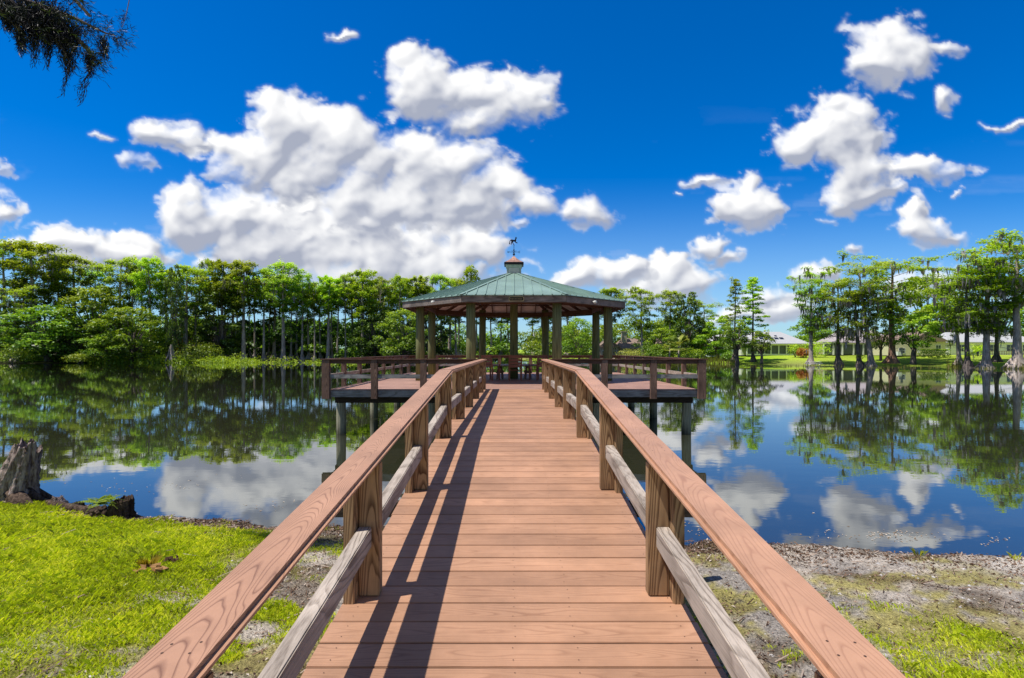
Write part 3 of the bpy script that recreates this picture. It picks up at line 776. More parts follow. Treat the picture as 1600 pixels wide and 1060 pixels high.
# ================================================================== GAZEBO
gz = empty('gazebo', (0, 24.3, DECK), 0, 'octagonal gazebo with green metal roof and thick round timber posts on the platform', 'gazebo')
gz['_o'] = (0, 24.3, DECK)
A2 = math.radians(22.5)
def octp(rad, k, z, off=0.0):      # corner k of the octagon; flat side towards the jetty
    a = -math.pi/2 + A2 + k*math.pi/4 + off
    return Vector((GC.x+rad*math.cos(a), GC.y+rad*math.sin(a), z))
CR = 4.23
for k in range(8):
    p = octp(CR, k, DECK); j = rng.uniform(-.02,.02)
    b = MB(p); b.tube([(p.x,p.y,DECK+.001),(p.x+j,p.y,DECK+1.4),(p.x,p.y,DECK+3.36)], [.19,.182,.17], 20); o = b.build('post', M['gpost'], gz, smooth=True)
b = MB((0,24.3,DECK)); b.tube([(0,24.3,DECK+.001),(0,24.3,DECK+2.2),(0,24.3,DECK+4.4)], [.19,.18,.165], 20); b.build('centre_post', M['gpost'], gz, smooth=True)
for k in range(8):
    p, q = octp(CR, k, DECK+2.80), octp(CR, k+1, DECK+2.80)
    for rr in (-.2,):
        p, q = octp(CR+rr, k, DECK+3.10), octp(CR+rr, k+1, DECK+3.10)
        b = MB((p+q)/2); b.beam(p, q, .05, .2); b.build('beam', M['rafter'], gz, bevel=.004)
ER = 1.92*2.6131                         # eave corner radius
ZE, ZA, RA = DECK+3.27, DECK+4.66, .30
def roof_z(r, f=1.0): return ZA - (ZA-ZE)*(r-RA)/(ER-RA)
# roofing: sheet with a thickness, standing ribs parallel to the fall of each face
bt = MB((0,24.3,DECK)); bu = MB((0,24.3,DECK))
for k in range(8):
    e0, e1 = octp(ER, k, ZE), octp(ER, k+1, ZE); a0, a1 = octp(RA, k, ZA), octp(RA, k+1, ZA)
    bt.add([e0, e1, a1, a0], [(0,1,2,3)])
    dn = Vector((0,0,-.012))
    bt.add([e0, e1, e1+dn*2.5, e0+dn*2.5], [(0,1,2,3)])
    dn = Vector((0,0,-.022)); s = .995
    bu.add([octp(ER*s, k, ZE-.022), octp(ER*s, k+1, ZE-.022), a1+dn, a0+dn], [(3,2,1,0)])
    # ribs
    side = (e1-e0); L = side.length; sd = side.normalized(); mid = (e0+e1)/2; topm = (a0+a1)/2
    fall = (mid-topm); nrm = sd.cross(fall).normalized()
    if nrm.z < 0: nrm = -nrm
    n = 5
    for i in range(-n, n+1):
        s = i*.345
        if abs(s) > L/2-.05: continue
        la = (a1-a0).length/2
        f = 0.0 if abs(s) <= la else (abs(s)-la)/(L/2-la)
        p0 = mid+sd*s + fall.normalized()*.012; p1 = topm + fall*f + sd*s
        bt.beam(p0+nrm*.014, p1+nrm*.014, .032, .034, up=nrm)
roof = bt.build('roof', M['roofmetal'], gz)
ro_u = bu.build('underside', M['roofunder'], roof, loc=(0,0,0))
for k in range(8):
    b = MB((0,24.3,DECK)); p0 = octp(ER+.01, k, ZE+.018); p1 = octp(RA, k, ZA+.018)
    b.beam(p0, p1, .13, .022); b.build('ridge_cap', M['roofmetal'], roof, loc=(0,0,0), bevel=.004)
# fascia, rafters, purlins
for k in range(8):
    FR = ER-.07
    p, q = octp(FR, k, ZE-.155), octp(FR, k+1, ZE-.155)
    b = MB((p+q)/2); b.beam(p, q, .045, .225); fo = b.build('fascia', M['fascia'], gz, bevel=.004)
    p, q = octp(FR-.09, k, ZE-.27), octp(FR-.09, k+1, ZE-.27)
    b = MB((p+q)/2); b.beam(p, q, .04, .04); b.build('sub_fascia', M['rafter'], gz, bevel=.004)
    p, q = octp(ER-.14, k, ZE-.12), octp(RA+.02, k, ZA-.12)
    b = MB((p+q)/2); b.beam(p, q, .07, .15); b.build('hip_rafter', M['rafter'], gz)
    e0, e1 = octp(ER-.16, k, ZE-.11), octp(ER-.16, k+1, ZE-.11); a0, a1 = octp(RA, k, ZA-.11), octp(RA, k+1, ZA-.11)
    for u in (.2, .4, .6, .8):
        p = e0.lerp(e1, u); f = 1-2*abs(u-.5); m_ = ((e0+e1)/2); fall = (a0+a1)/2-m_
        q = p + fall*f*.93
        b = MB((p+q)/2); b.beam(p, q, .042, .13); b.build('rafter', M['rafter'], gz)
    for rr in (3.9, 2.9, 1.9, 1.0):
        z = roof_z(rr)-.045
        p, q = octp(rr, k, z), octp(rr, k+1, z); b = MB((p+q)/2); b.beam(p, q, .08, .035); b.build('purlin', M['rafter'], gz)
# cupola
CZ = DECK+4.60
cu = empty('cupola', (0,0,0)); cu.parent = gz; cu.location = (0,0,CZ-DECK); cu['_o'] = (0,24.3,CZ)
def sqr(w, z): return [(-w,24.3-w,z),(w,24.3-w,z),(w,24.3+w,z),(-w,24.3+w,z)]
def stack(b, lv):
    vs = []; fs = []
    for w_, z in lv: vs += sqr(w_, z)
    for i in range(len(lv)-1):
        for k in range(4): fs.append((i*4+k, i*4+(k+1)%4, i*4+4+(k+1)%4, i*4+4+k))
    fs += [(3,2,1,0), tuple(range(4*len(lv)-4, 4*len(lv)))]
    b.add(vs, fs)
b = MB((0,24.3,CZ)); stack(b, [(.40,CZ-.10),(.40,CZ+.035)]); b.build('base', M['cupola'], cu, bevel=.006)
b = MB((0,24.3,CZ)); stack(b, [(.31,CZ+.036),(.31,CZ+.30),(.36,CZ+.37),(.37,CZ+.44)]); body = b.build('body', M['cupola'], cu, bevel=.005)
for sy in (0,1,2,3):
    b = MB((0,0,0))
    for i in range(5): b.box(-.22,.22,-.322,-.312,.075+i*.046,.075+i*.046+.024)
    o = b.build('louver', M['roofunder'], cu, loc=(0,0,0)); o.rotation_euler = (0,0,sy*math.pi/2)
b = MB((0,24.3,CZ)); stack(b, [(.43,CZ+.442),(.43,CZ+.53),(.41,CZ+.545)]); b.build('cornice', M['iron'], cu, bevel=.006)
b = MB((0,24.3,CZ)); stack(b, [(.40,CZ+.547),(.24,CZ+.65),(.10,CZ+.77),(.03,CZ+.86)]); b.build('cupola_roof', M['copper'], cu)
# plaque on the front fascia
yF = GC.y-(ER-.07)*math.cos(A2)-.024; zs = ZE-.15
sg = empty('plaque'); sg.parent = gz; sg.location = Vector((.09, yF, zs))-Vector((0,24.3,DECK)); sg['_o'] = (.09, yF, zs)
def rrect(w, h, r, n=4):
    pts = []
    for cx, cz, a0 in ((w-r,h-r,0),(-w+r,h-r,90),(-w+r,-h+r,180),(w-r,-h+r,270)):
        for i in range(n+1):
            a = R(a0+90*i/n); pts.append((cx+r*math.cos(a), cz+r*math.sin(a)))
    return pts
b = MB((0,0,0)); b.extr([(x,0,z) for x,z in rrect(.275,.085,.05)], (0,-.018,0)); b.build('border', M['gold'], sg, loc=(0,0,0))
b = MB((0,0,0)); b.extr([(x,-.0185,z) for x,z in rrect(.255,.067,.04)], (0,-.004,0)); b.build('board', M['plaque'], sg, loc=(0,0,0))
# one line of gold letters: too small in the photograph to read, so built as letter strokes of that size
b = MB((0,0,0)); x = -.215
for wlen in (5, 3, 6):
    for i in range(wlen):
        hh = .034 if i == 0 else .024
        b.box(x, x+.006, -.026, -.0228, -.014, -.014+hh)
        if (i*7+wlen) % 3: b.box(x+.0065, x+.015, -.0255, -.0228, -.014+hh*.45, -.014+hh*.45+.006)
        if (i*5+wlen) % 2: b.box(x+.0155, x+.021, -.026, -.0228, -.014, -.014+hh*.8)
        x += .027
    x += .022
b.build('lettering', M['gold'], sg, loc=(0,0,0))
# flood lamps under the eave
for sx in (-1, 1):
    p = Vector((sx*3.02, 20.72, ZE-.16)); fl = empty('flood_lamp'); fl.parent = gz; fl.location = p-Vector((0,24.3,DECK)); fl['_o'] = tuple(p)
    d = Vector((sx*.5,-1,-.25)).normalized()
    b = MB(p); b.tube([p, p+d*.07, p+d*.10, p+d*.16], [.03,.035,.06,.065], 12); b.build('lamp_head', M['white'], fl, loc=(0,0,0), smooth=True)

# ---------------- weathervane standing on the cupola
VZ = CZ+.85
wv = empty('weathervane', (0, 24.3, VZ), 0, 'black iron horse weathervane on top of the copper cupola roof', 'weathervane')
b = MB(); b.tube([(0,0,-.02),(0,0,.52)], [.012,.010], 8); b.build('rod', M['iron'], wv, loc=(0,0,0))
b = MB(); b.tube([(0,0,.04),(0,0,.07),(0,0,.11),(0,0,.14)], [.012,.05,.05,.012], 12); b.tube([(0,0,.26),(0,0,.275),(0,0,.31),(0,0,.325)], [.012,.028,.028,.012], 10); b.build('globe', M['iron'], wv, loc=(0,0,0), smooth=True)
b = MB(); b.beam((-.21,0,.20),(.21,0,.20),.014,.014); b.beam((0,-.21,.197),(0,.21,.197),.014,.014)
for i in range(8):      # scrolls on the arms
    for sx in (-1, 1):
        a = i*math.pi/5; b.beam((sx*(.09+.03*math.cos(a)),0,.232+.03*math.sin(a)),(sx*(.09+.03*math.cos(a+.63)),0,.232+.03*math.sin(a+.63)),.006,.008)
b.build('compass_arm', M['iron'], wv, loc=(0,0,0))
def letter(segs, org, ax):
    b = MB(); o_ = Vector(org)
    for (x0,z0,x1,z1) in segs: b.beam(o_+Vector(ax)*x0+Vector((0,0,z0)), o_+Vector(ax)*x1+Vector((0,0,z1)), .012,.014,up=Vector(ax).cross(Vector((0,0,1))))
    b.build('compass_letter', M['iron'], wv, loc=(0,0,0))
letter([(-.03,-.04,-.03,.04),(-.03,.04,.03,.04),(-.03,0,.02,0),(-.03,-.04,.03,-.04)], (.25,0,.20), (1,0,0))
letter([(-.04,.04,-.02,-.04),(-.02,-.04,0,.03),(0,.03,.02,-.04),(.02,-.04,.04,.04)], (-.25,0,.20), (1,0,0))
letter([(-.03,-.04,-.03,.04),(-.03,.04,.03,-.04),(.03,-.04,.03,.04)], (0,.25,.20), (1,0,0))
letter([(.03,.04,-.03,.03),(-.03,.03,-.03,0),(-.03,0,.03,0),(.03,0,.03,-.03),(.03,-.03,-.03,-.04)], (0,-.25,.20), (1,0,0))
horse = [(-.165,.735),(-.10,.765),(-.03,.745),(.03,.74),(.055,.78),(.06,.83),(.075,.86),(.09,.885),(.105,.865),(.125,.845),(.135,.80),(.12,.795),(.105,.81),(.105,.765),(.10,.70),(.085,.665),
         (.12,.63),(.15,.645),(.155,.60),(.14,.575),(.13,.60),(.095,.60),(.055,.635),(.03,.665),(-.03,.665),(-.045,.625),(-.02,.58),(.015,.525),(.03,.50),(-.005,.505),(-.045,.57),(-.085,.62),(-.10,.575),(-.125,.535),(-.10,.515),(-.14,.52),(-.145,.58),(-.115,.66),(-.13,.70)]
b = MB(); b.extr([(x,-.008,z) for x,z in horse], (0,.016,0)); b.build('horse', M['iron'], wv, loc=(0,0,0))
tail = [(-.13,.755),(-.165,.735),(-.195,.69),(-.205,.63),(-.225,.58),(-.215,.55),(-.19,.54),(-.175,.56),(-.18,.61),(-.172,.66),(-.15,.705),(-.12,.725)]
b = MB(); b.extr([(x,-.006,z) for x,z in tail], (0,.012,0)); b.build('tail', M['iron'], wv, loc=(0,0,0))

# ---------------- table round the centre post, chairs
tb = empty('picnic_table', (0, 24.3, DECK), 0, 'dark wooden octagonal table built around the centre post of the gazebo', 'table')
tb['_o'] = (0,24.3,DECK)
b = MB((0,24.3,DECK))
for i in range(11):
    x0 = -1.22+i*.222; x1 = x0+.212
    def lim(x):
        ax = abs(x); return 1.22 if ax < .505 else 1.22-(ax-.505)
    for s in (-1, 1):
        gap = .21 if (x0 < .2 and x1 > -.2) else .001
        ol = [(x0,24.3+s*gap),(x1,24.3+s*gap),(x1,24.3+s*lim(x1)),((x0+x1)/2,24.3+s*max(lim(x0),lim(x1)) if lim(x0)==lim(x1) else 24.3+s*(lim(x0)+lim(x1))/2),(x0,24.3+s*lim(x0))]
        if s < 0: ol = ol[::-1]
        b.prism(ol, DECK+.575, DECK+.615)
b.build('tabletop', M['tablewood'], tb)
for sx in (-1, 1):
    for sy in (-1, 1):
        b = MB((sx*.62, 24.3+sy*.5, DECK)); x = sx*.62; yy = 24.3+sy*.55
        b.beam((x-.12,yy,DECK),(x-.05,yy,DECK+.573),.07,.10,up=(0,1,0)); b.beam((x+.12,yy,DECK),(x+.05,yy,DECK+.573),.07,.10,up=(0,1,0)); b.beam((x-.17,yy,DECK+.30),(x+.17,yy,DECK+.30),.05,.09)
        b.build('leg', M['tablewood'], tb, bevel=.004)
    b = MB((sx*.62,24.3,DECK)); b.beam((sx*.62,23.4,DECK+.53),(sx*.62,25.2,DECK+.53),.05,.08); b.build('brace', M['tablewood'], tb)
def make_chair(loc, rz, label):
    ch = empty('garden_chair', loc, rz, label, 'chair', 'chairs around the gazebo table'); cm = M['chairwood']
    b = MB()
    for i in range(5): b.box(-.25+i*.102,-.25+i*.102+.092,-.24,.24,.42,.445)
    b.build('seat', cm, ch, loc=(0,0,0), bevel=.003)
    for sx in (-1, 1):
        b = MB(); b.beam((sx*.25,-.25,0),(sx*.25,-.22,.47),.055,.05,up=(0,1,0)); b.beam((sx*.25,-.22,.45),(sx*.25,-.33,1.02),.055,.045,up=(0,1,0)); b.build('rear_leg', cm, ch, loc=(0,0,0), bevel=.004)
        b = MB(); b.beam((sx*.25,.22,0),(sx*.25,.22,.64),.055,.05,up=(0,1,0)); b.build('front_leg', cm, ch, loc=(0,0,0), bevel=.004)
        b = MB(); b.box(sx*.25-.035,sx*.25+.035,-.28,.29,.641,.666); b.build('armrest', cm, ch, loc=(0,0,0), bevel=.004)
    b = MB()
    for i in range(4):
        z = .55+i*.125; y_ = -.225-(z-.45)*.19
        b.box(-.222,.222,y_-.012,y_+.012,z,z+.098)
    b.build('backrest', cm, ch, loc=(0,0,0), bevel=.003)
    b = MB(); b.box(-.28,.28,-.35,-.305,1.022,1.06); b.build('top_rail', cm, ch, loc=(0,0,0), bevel=.004)
    return ch
c0 = make_chair((.05, 22.72, DECK), R(3), 'reddish slatted wooden chair with its back to the boardwalk, nearest the jetty')
for (loc, rz, lb) in (((-.95,23.05,DECK), R(-38), 'slatted wooden chair angled to the west side of the gazebo table, beside the nearest chair'),
                      ((1.0,23.1,DECK), R(40), 'slatted wooden chair angled to the east side of the gazebo table, beside the nearest chair')):
    c = copy_tree(c0); c.location = loc; c.rotation_euler = (0,0,rz); c['label'] = lb
# ================================================================== TREES
LM = {}
LM['cyp'] = leafmat('cypress_foliage', (.075,.15,.013), (.29,.46,.024), (.62,.78,.055), .46)
LM['oak'] = leafmat('broadleaf_foliage', (.035,.085,.009), (.19,.34,.022), (.52,.68,.04), .40)
LM['bright'] = leafmat('young_bright_foliage', (.07,.16,.010), (.26,.44,.022), (.54,.72,.045), .42)
LM['dark'] = leafmat('dark_foliage', (.018,.045,.007), (.085,.175,.016), (.30,.46,.035), .32)
LM['red'] = leafmat('red_croton_leaves', (.06,.03,.012), (.34,.07,.03), (.50,.32,.06), .3)
LM['moss'] = leafmat('spanish_moss', (.11,.098,.098), (.25,.228,.228), (.44,.41,.41), .3)
LM['reed'] = leafmat('reed_blades', (.16,.20,.03), (.40,.44,.07), (.62,.58,.16), .4)
LM['palm'] = leafmat('palm_fronds', (.06,.11,.02), (.22,.32,.04), (.50,.52,.10), .3)
def bark(name, a, b_):
    t = NT(name); o = t.obj(); n = t.noise(t.mapping(o, scale=(5,5,.7)), 1.5, 5, .65); g = t.noise(t.mapping(o, scale=(1,1,.25)), .6, 3, .5)
    sp = t.n('ShaderNodeSeparateXYZ'); t.set(sp.inputs[0], o)
    c = t.mix(t.ramp(n, [(.35, 0.0), (.65, 1.0)]), b_, a); c = t.mix(1.0, c, t.ramp(g, [(.3, .55), (.7, 1.25)]), 'MULTIPLY')
    t.pbr(c, .95, t.bump(n, .6, .06), spec=.1); return t.mat
LM['bark'] = bark('cypress_bark', (.64,.55,.485), (.27,.215,.185))
LM['bark_dark'] = bark('dark_bark', (.28,.23,.205), (.085,.068,.06))
LM['bark_red'] = bark('reddish_bark', (.50,.30,.21), (.20,.11,.08))

def leaves(C, N, S, rg, asp=.62):
    """leaf clumps: small pointed quads at C, facing N, of size S"""
    n = len(C); N = N/np.maximum(np.linalg.norm(N, axis=1, keepdims=True), 1e-6)
    a = rg.normal(size=(n,3)); a -= (a*N).sum(1, keepdims=True)*N; a /= np.maximum(np.linalg.norm(a, axis=1, keepdims=True), 1e-6)
    b = np.cross(N, a); S = S[:, None]
    bend = N*S*.18
    V = np.stack([C-a*S*.55-bend, C-b*S*asp*.5, C+a*S*.55-bend, C+b*S*asp*.5], 1).reshape(-1,3)
    return V, np.arange(4*n).reshape(n,4)
def rep4(t): return np.repeat(t, 4)

def build_tree(name, trunk, crown, moss, bark_m, leaf_m, label, cat='tree', group=None):
    """trunk: MB; crown: (C,N,S,T); moss: list of strips"""
    root = empty(name, (0,0,0), 0, label, cat, group)
    trunk.build('trunk', bark_m, root, loc=(0,0,0), smooth=True)
    C, N, S, T, rg = crown
    V, Q = leaves(C, N, S, rg)
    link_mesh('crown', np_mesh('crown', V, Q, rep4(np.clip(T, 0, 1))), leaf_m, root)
    if moss is not None and len(moss):
        V = []; Q = []; T = []
        for (p, ln, wd, a) in moss:
            d = Vector((math.cos(a), math.sin(a), 0))*wd*.5; p = Vector(p); b_ = len(V); sw = Vector((math.cos(a+1.3)*.12*ln, math.sin(a+1.3)*.12*ln, 0))
            V += [p-d, p+d, p+d*.8+sw*.5-Vector((0,0,ln*.55)), p-d*.8+sw*.5-Vector((0,0,ln*.55)), p+sw-Vector((0,0,ln))]
            tv = random.random(); T += [tv]*5
            Q += [(b_,b_+1,b_+2,b_+3),(b_+3,b_+2,b_+4,b_+4)]
        me = bpy.data.meshes.new('moss'); me.from_pydata([tuple(v) for v in V], [], [q if q[3]!=q[2] else q[:3] for q in Q])
        at_ = me.attributes.new('tint', 'FLOAT', 'POINT'); at_.data.foreach_set('value', T)
        link_mesh('moss', me, LM['moss'], root)['kind'] = 'stuff'
    return root

def cypress(seed, H=24.0, cb=.45, spread=4.6, style='flat', nl=24, mossy=.5, dens=1.0, leaf=.34, fork=False, bark_m='bark', tr=.34, leaf_m='cyp', lower=0):
    rg = np.random.default_rng(seed); rd = random.Random(seed); random.seed(seed)
    mb = MB(); pts = []; rads = []
    lx = ly = 0.0; dxx, dyy = rd.uniform(-.02,.02), rd.uniform(-.02,.02)
    ns = 14
    for i in range(ns+1):
        t = i/ns; z = H*t*.985
        if i: lx += (dxx+rd.uniform(-.03,.03))*H/ns; ly += (dyy+rd.uniform(-.03,.03))*H/ns
        pts.append((lx,ly,z)); rads.append(tr*(1-.86*t)+.02)
    pts[0] = (0,0,-.6); flare = [(0,0,-.5),(0,0,.25),(0,0,.8),(pts[1][0]*.5,pts[1][1]*.5,1.6)]
    pl_ = flare+pts[2:]; rr = [tr*2.5,tr*2.05,tr*1.45,tr*1.12]+rads[2:]
    mb.tube(pl_, rr, 9)
    for k in range(6):      # root flutes
        a = rd.uniform(0,6.28); mb.tube([(math.cos(a)*tr*1.2,math.sin(a)*tr*1.2,1.5),(math.cos(a)*tr*1.9,math.sin(a)*tr*1.9,.5),(math.cos(a)*tr*3.1,math.sin(a)*tr*3.1,-.4)], [.05,.16,.2], 5)
    def tp(t):
        f = t*ns; i = min(int(f), ns-1); p, q = Vector(pts[i]), Vector(pts[i+1]); return p.lerp(q, f-i)
    C=[];N=[];S=[];T=[];moss=[]
    def plate(c, rad, th, n, hh):
        n = max(6, int(n*dens)); u = rg.random(n); ang = rg.random(n)*6.283
        r = rad*np.sqrt(u)*(1+.25*np.sin(ang*3+rd.uniform(0,6)))
        off = np.stack([r*np.cos(ang), r*np.sin(ang), th*(rg.normal(size=n)*.45 - .5*u)], 1)
        C.append(np.array(c)+off)
        N.append(np.stack([rg.normal(size=n)*.55-.22, rg.normal(size=n)*.55-.12, np.ones(n)*.8], 1))
        S.append(leaf*(.6+.8*rg.random(n)))
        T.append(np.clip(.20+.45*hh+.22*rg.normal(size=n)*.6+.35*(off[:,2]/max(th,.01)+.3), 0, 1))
    ga = rd.uniform(0, 6.28)
    for i in range(nl):
        t = cb + (1-cb)*((i+.5)/nl)**.85; t = min(t, .99)
        u = (t-cb)/(1-cb)
        if style == 'flat': prof = .42+.62*math.sin(min(1,u*1.15)*math.pi*.62) if u < .86 else .95-.9*(u-.86)/.14*.6
        elif style == 'oval': prof = .35+.75*math.sin(u*math.pi*.92)
        elif style == 'umb': prof = .18+.9*u**1.6 if u < .9 else 1.0-.25*(u-.9)*10
        else: prof = 1.05*(1-u)**.8+.08
        L = spread*prof*rd.uniform(.65,1.12)
        ga += 2.4+rd.uniform(-.5,.5); a = ga
        p0 = tp(t)
        rise = L*(rd.uniform(.02,.48) if style != 'cone' else rd.uniform(-.18,.10))
        if style == 'umb': rise = L*rd.uniform(.12,.68)
        m = p0+Vector((math.cos(a)*L*.5, math.sin(a)*L*.5, rise*.72+.05*L)); e = p0+Vector((math.cos(a+.15)*L, math.sin(a+.15)*L, rise))
        br = .30*tr*(1-.6*t)
        mb.tube([p0, m, e], [br, br*.6, .025], 5, caps=False)
        npl = 5 if style != 'cone' else 4
        for j in range(npl):
            s = .40+.62*(j+rd.random()*.6)/npl
            c = (p0.lerp(m, s*2) if s < .5 else m.lerp(e, (s-.5)*2)); c = c+Vector((rd.uniform(-.6,.6), rd.uniform(-.6,.6), rd.uniform(-.45,.6)))*(.6 if style=='cone' else 1)
            rad = (rd.uniform(.40,1.10) if style != 'cone' else rd.uniform(.4,.8))*(spread/4.6)**.5
            plate(c, rad, (rd.uniform(.4,.9) if style in ('oval','flat') and H > 18 else rd.uniform(.28,.6)) if style != 'cone' else .2, (56 if H > 18 and style != 'umb' else 36) if style != 'cone' else 34, u)
            if rd.random() < mossy:
                for _ in range(rd.randint(1,5) if H > 21 else rd.randint(2,5)):
                    q = c+Vector((rd.uniform(-rad,rad)*.8, rd.uniform(-rad,rad)*.8, -.1)); moss.append((q, rd.uniform(.5,1.9), rd.uniform(.12,.28)*(1.5 if H < 22 else 1), rd.uniform(0,6.28)))
    top = tp(.985)
    for _ in range(5 if style in ('flat','umb') else 2):
        plate(top+Vector((rd.uniform(-1,1)*spread*.3, rd.uniform(-1,1)*spread*.3, rd.uniform(-.2,.5))), rd.uniform(.9,1.4)*(spread/4.6)**.5 if style != 'cone' else .4, .35, 60 if style!='cone' else 20, 1.0)
    for i in range(lower):   # epicormic tufts and short dead stubs on the bare bole
        t = rd.uniform(.12, cb); p = tp(t); a = rd.uniform(0,6.28); L = rd.uniform(.5,1.8)
        e = p+Vector((math.cos(a)*L, math.sin(a)*L, L*.3)); mb.tube([p,e],[.05,.02],4,caps=False)
        if rd.random() < .6: plate(e, rd.uniform(.5,.9), .5, 40, .2)
        if rd.random() < mossy: moss.append((e, rd.uniform(.8,1.8), .25, a))
    return mb, (np.concatenate(C), np.concatenate(N), np.concatenate(S), np.concatenate(T), rg), moss, LM[bark_m], LM[leaf_m]

def broadleaf(seed, H=10.0, W=5.0, trunk=2.2, nlobe=26, per=230, leaf=.30, leaf_m='oak', low=.18, tr=.28, round_=1.0):
    rg = np.random.default_rng(seed); rd = random.Random(seed)
    mb = MB(); C=[];N=[];S=[];T=[]
    f = trunk
    mb.tube([(0,0,-.4),(0,0,.3),(.1,0,f*.6),(.15,.1,f)], [tr*1.6,tr*1.15,tr*.95,tr*.8], 8)
    for i in range(nlobe):
        zf = low+(1-low)*((i+.5)/nlobe)
        u = (zf-low)/(1-low)
        rmax = W*math.sqrt(max(.04, 1-(abs(u-.40)/.62)**2.0))*round_
        a = i*2.4+rd.uniform(-.4,.4); r = rmax*math.sqrt(rd.uniform(.25,1.0))*.82
        c = Vector((math.cos(a)*r, math.sin(a)*r, H*zf*.93)); lr = rd.uniform(.20,.36)*W*(1-.25*u)
        mb.tube([(.1,.05,f*rd.uniform(.6,1)), Vector((c.x*.45,c.y*.45,(f+c.z)*.5)), c], [tr*.38,tr*.22,.02], 5, caps=False)
        n = int(per*(lr/(.28*W))**2)
        d = rg.normal(size=(n,3)); d /= np.linalg.norm(d, axis=1, keepdims=True); d[:,2] = np.where(d[:,2] < -.45, -d[:,2], d[:,2])
        rad = lr*(.62+.45*rg.random(n)); bump = 1+.22*np.sin(d[:,0]*7+i)*np.sin(d[:,1]*6+i*2)
        off = d*(rad*bump)[:,None]*np.array([1,1,.72])
        C.append(np.array(c)+off); N.append(d*.7+rg.normal(size=(n,3))*.55+np.array([0,0,.35])); S.append(leaf*(.6+.8*rg.random(n)))
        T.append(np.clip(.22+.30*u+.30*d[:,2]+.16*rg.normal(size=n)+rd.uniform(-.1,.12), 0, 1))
    return mb, (np.concatenate(C), np.concatenate(N), np.concatenate(S), np.concatenate(T), rg), None, LM['bark_dark'], LM[leaf_m]

PROT = {}
def proto(key):
    if key in PROT: return PROT[key]
    k, n = key[0], key[1]
    if k == 'flat':  a = cypress(100+n, H=24, cb=(.52,.46,.58,.42)[n%4], spread=(4.8,4.3,3.9,5.2)[n%4], style='flat', nl=(22,26,20,28)[n%4], mossy=(.2,.35,.15,.25)[n%4], lower=4, tr=.40)
    elif k == 'oval': a = cypress(200+n, H=24, cb=(.50,.56,.46)[n%3], spread=(3.3,2.8,3.6)[n%3], style='oval', nl=24, mossy=(.2,.1,.25)[n%3], lower=4, tr=.38)
    elif k == 'umb': a = cypress(300+n, H=20, cb=(.34,.42,.5)[n%3], spread=(6.2,5.2,6.8)[n%3], style='umb', nl=(26,22,26)[n%3], mossy=(.38,.30,.42)[n%3], lower=4, leaf=.25, dens=1.8, tr=.40, bark_m='bark')
    elif k == 'layer': a = cypress(400+n, H=17, cb=(.28,.34)[n%2], spread=(5.6,5.0)[n%2], style='flat', nl=(30,26)[n%2], mossy=.42, lower=3, leaf=.25, dens=1.6, tr=.36, bark_m='bark_dark')
    elif k == 'cone': a = cypress(500+n, H=18, cb=(.22,.16)[n%2], spread=(2.9,3.4)[n%2], style='cone', nl=(34,40)[n%2], mossy=0, lower=0, leaf=.26, dens=(.8,1.3)[n%2], tr=.2, bark_m='bark_dark')
    elif k == 'thin': a = cypress(600+n, H=22, cb=(.66,.6)[n%2], spread=(2.4,2.8)[n%2], style='oval', nl=14, mossy=.2, lower=5, dens=.8, tr=.22, bark_m='bark')
    elif k == 'red': a = cypress(650+n, H=20, cb=.42, spread=6.0, style='umb', nl=26, mossy=.26, lower=5, leaf=.25, dens=1.7, tr=.36, bark_m='bark_red')
    elif k == 'oak': a = broadleaf(700+n, 10, (5,4.2,5.6)[n%3], nlobe=34, leaf_m='oak', low=.12)
    elif k == 'bright': a = broadleaf(800+n, 9, (4,3.2)[n%2], nlobe=26, leaf_m='bright', low=.14)
    elif k == 'dark': a = broadleaf(900+n, 11, (4.4,3.6)[n%2], nlobe=34, leaf_m='dark', low=.08)
    elif k == 'small': a = broadleaf(950+n, 7, 3.0, trunk=2.4, nlobe=20, per=170, leaf=.24, leaf_m='oak', low=.36)
    root = build_tree({'oak':'oak_tree','bright':'leafy_tree','dark':'dark_tree','small':'small_tree'}.get(k,'cypress_tree'), *a[:3], a[3], a[4], '')
    root['_h'] = max(v.co.z for c in kids(root) if c.name.startswith('crown') for v in c.data.vertices)
    cr = [c for c in kids(root) if c.name.startswith('crown')][0]
    co_ = np.empty(len(cr.data.vertices)*3, np.float32); cr.data.vertices.foreach_get('co', co_); co_ = co_.reshape(-1,3)
    root['_w'] = float(np.percentile(np.abs(co_[:,0]), 96))
    PROT[key] = [root, False]
    return PROT[key]

def plant(key, px, Y, top, hw, label, group=None, rz=None, lean=0.0, base_px=None, cat='tree'):
    """a tree whose trunk stands at photo column px and depth Y; its top reaches row `top`, crown half width hw (photo px)"""
    e = proto(key); root = e[0]
    if e[1]: r = copy_tree(root)
    else: r = root; e[1] = True
    x = xat(px, Y); z = gh(x, Y)
    H = zat(top, Y)-z; W = hw/F*Y
    sz = H/root['_h']; sw = W/root['_w']
    r.location = (x, Y, max(z, -.3)-.05); r.scale = (sw, sw, sz)
    rr = random.Random(int(px*7+Y)); r.rotation_euler = (0, R(lean), 0)
    r.rotation_mode = 'XYZ'
    a = rr.uniform(0, 6.28) if rz is None else rz
    r.matrix_basis = Matrix.Translation(r.location) @ Matrix.Rotation(R(lean), 4, 'Y') @ Matrix.Rotation(a, 4, 'Z') @ Matrix.Diagonal((sw, sw, sz, 1))
    r['label'] = label; r['category'] = cat
    if group: r['group'] = group
    elif 'group' in r: del r['group']
    return r

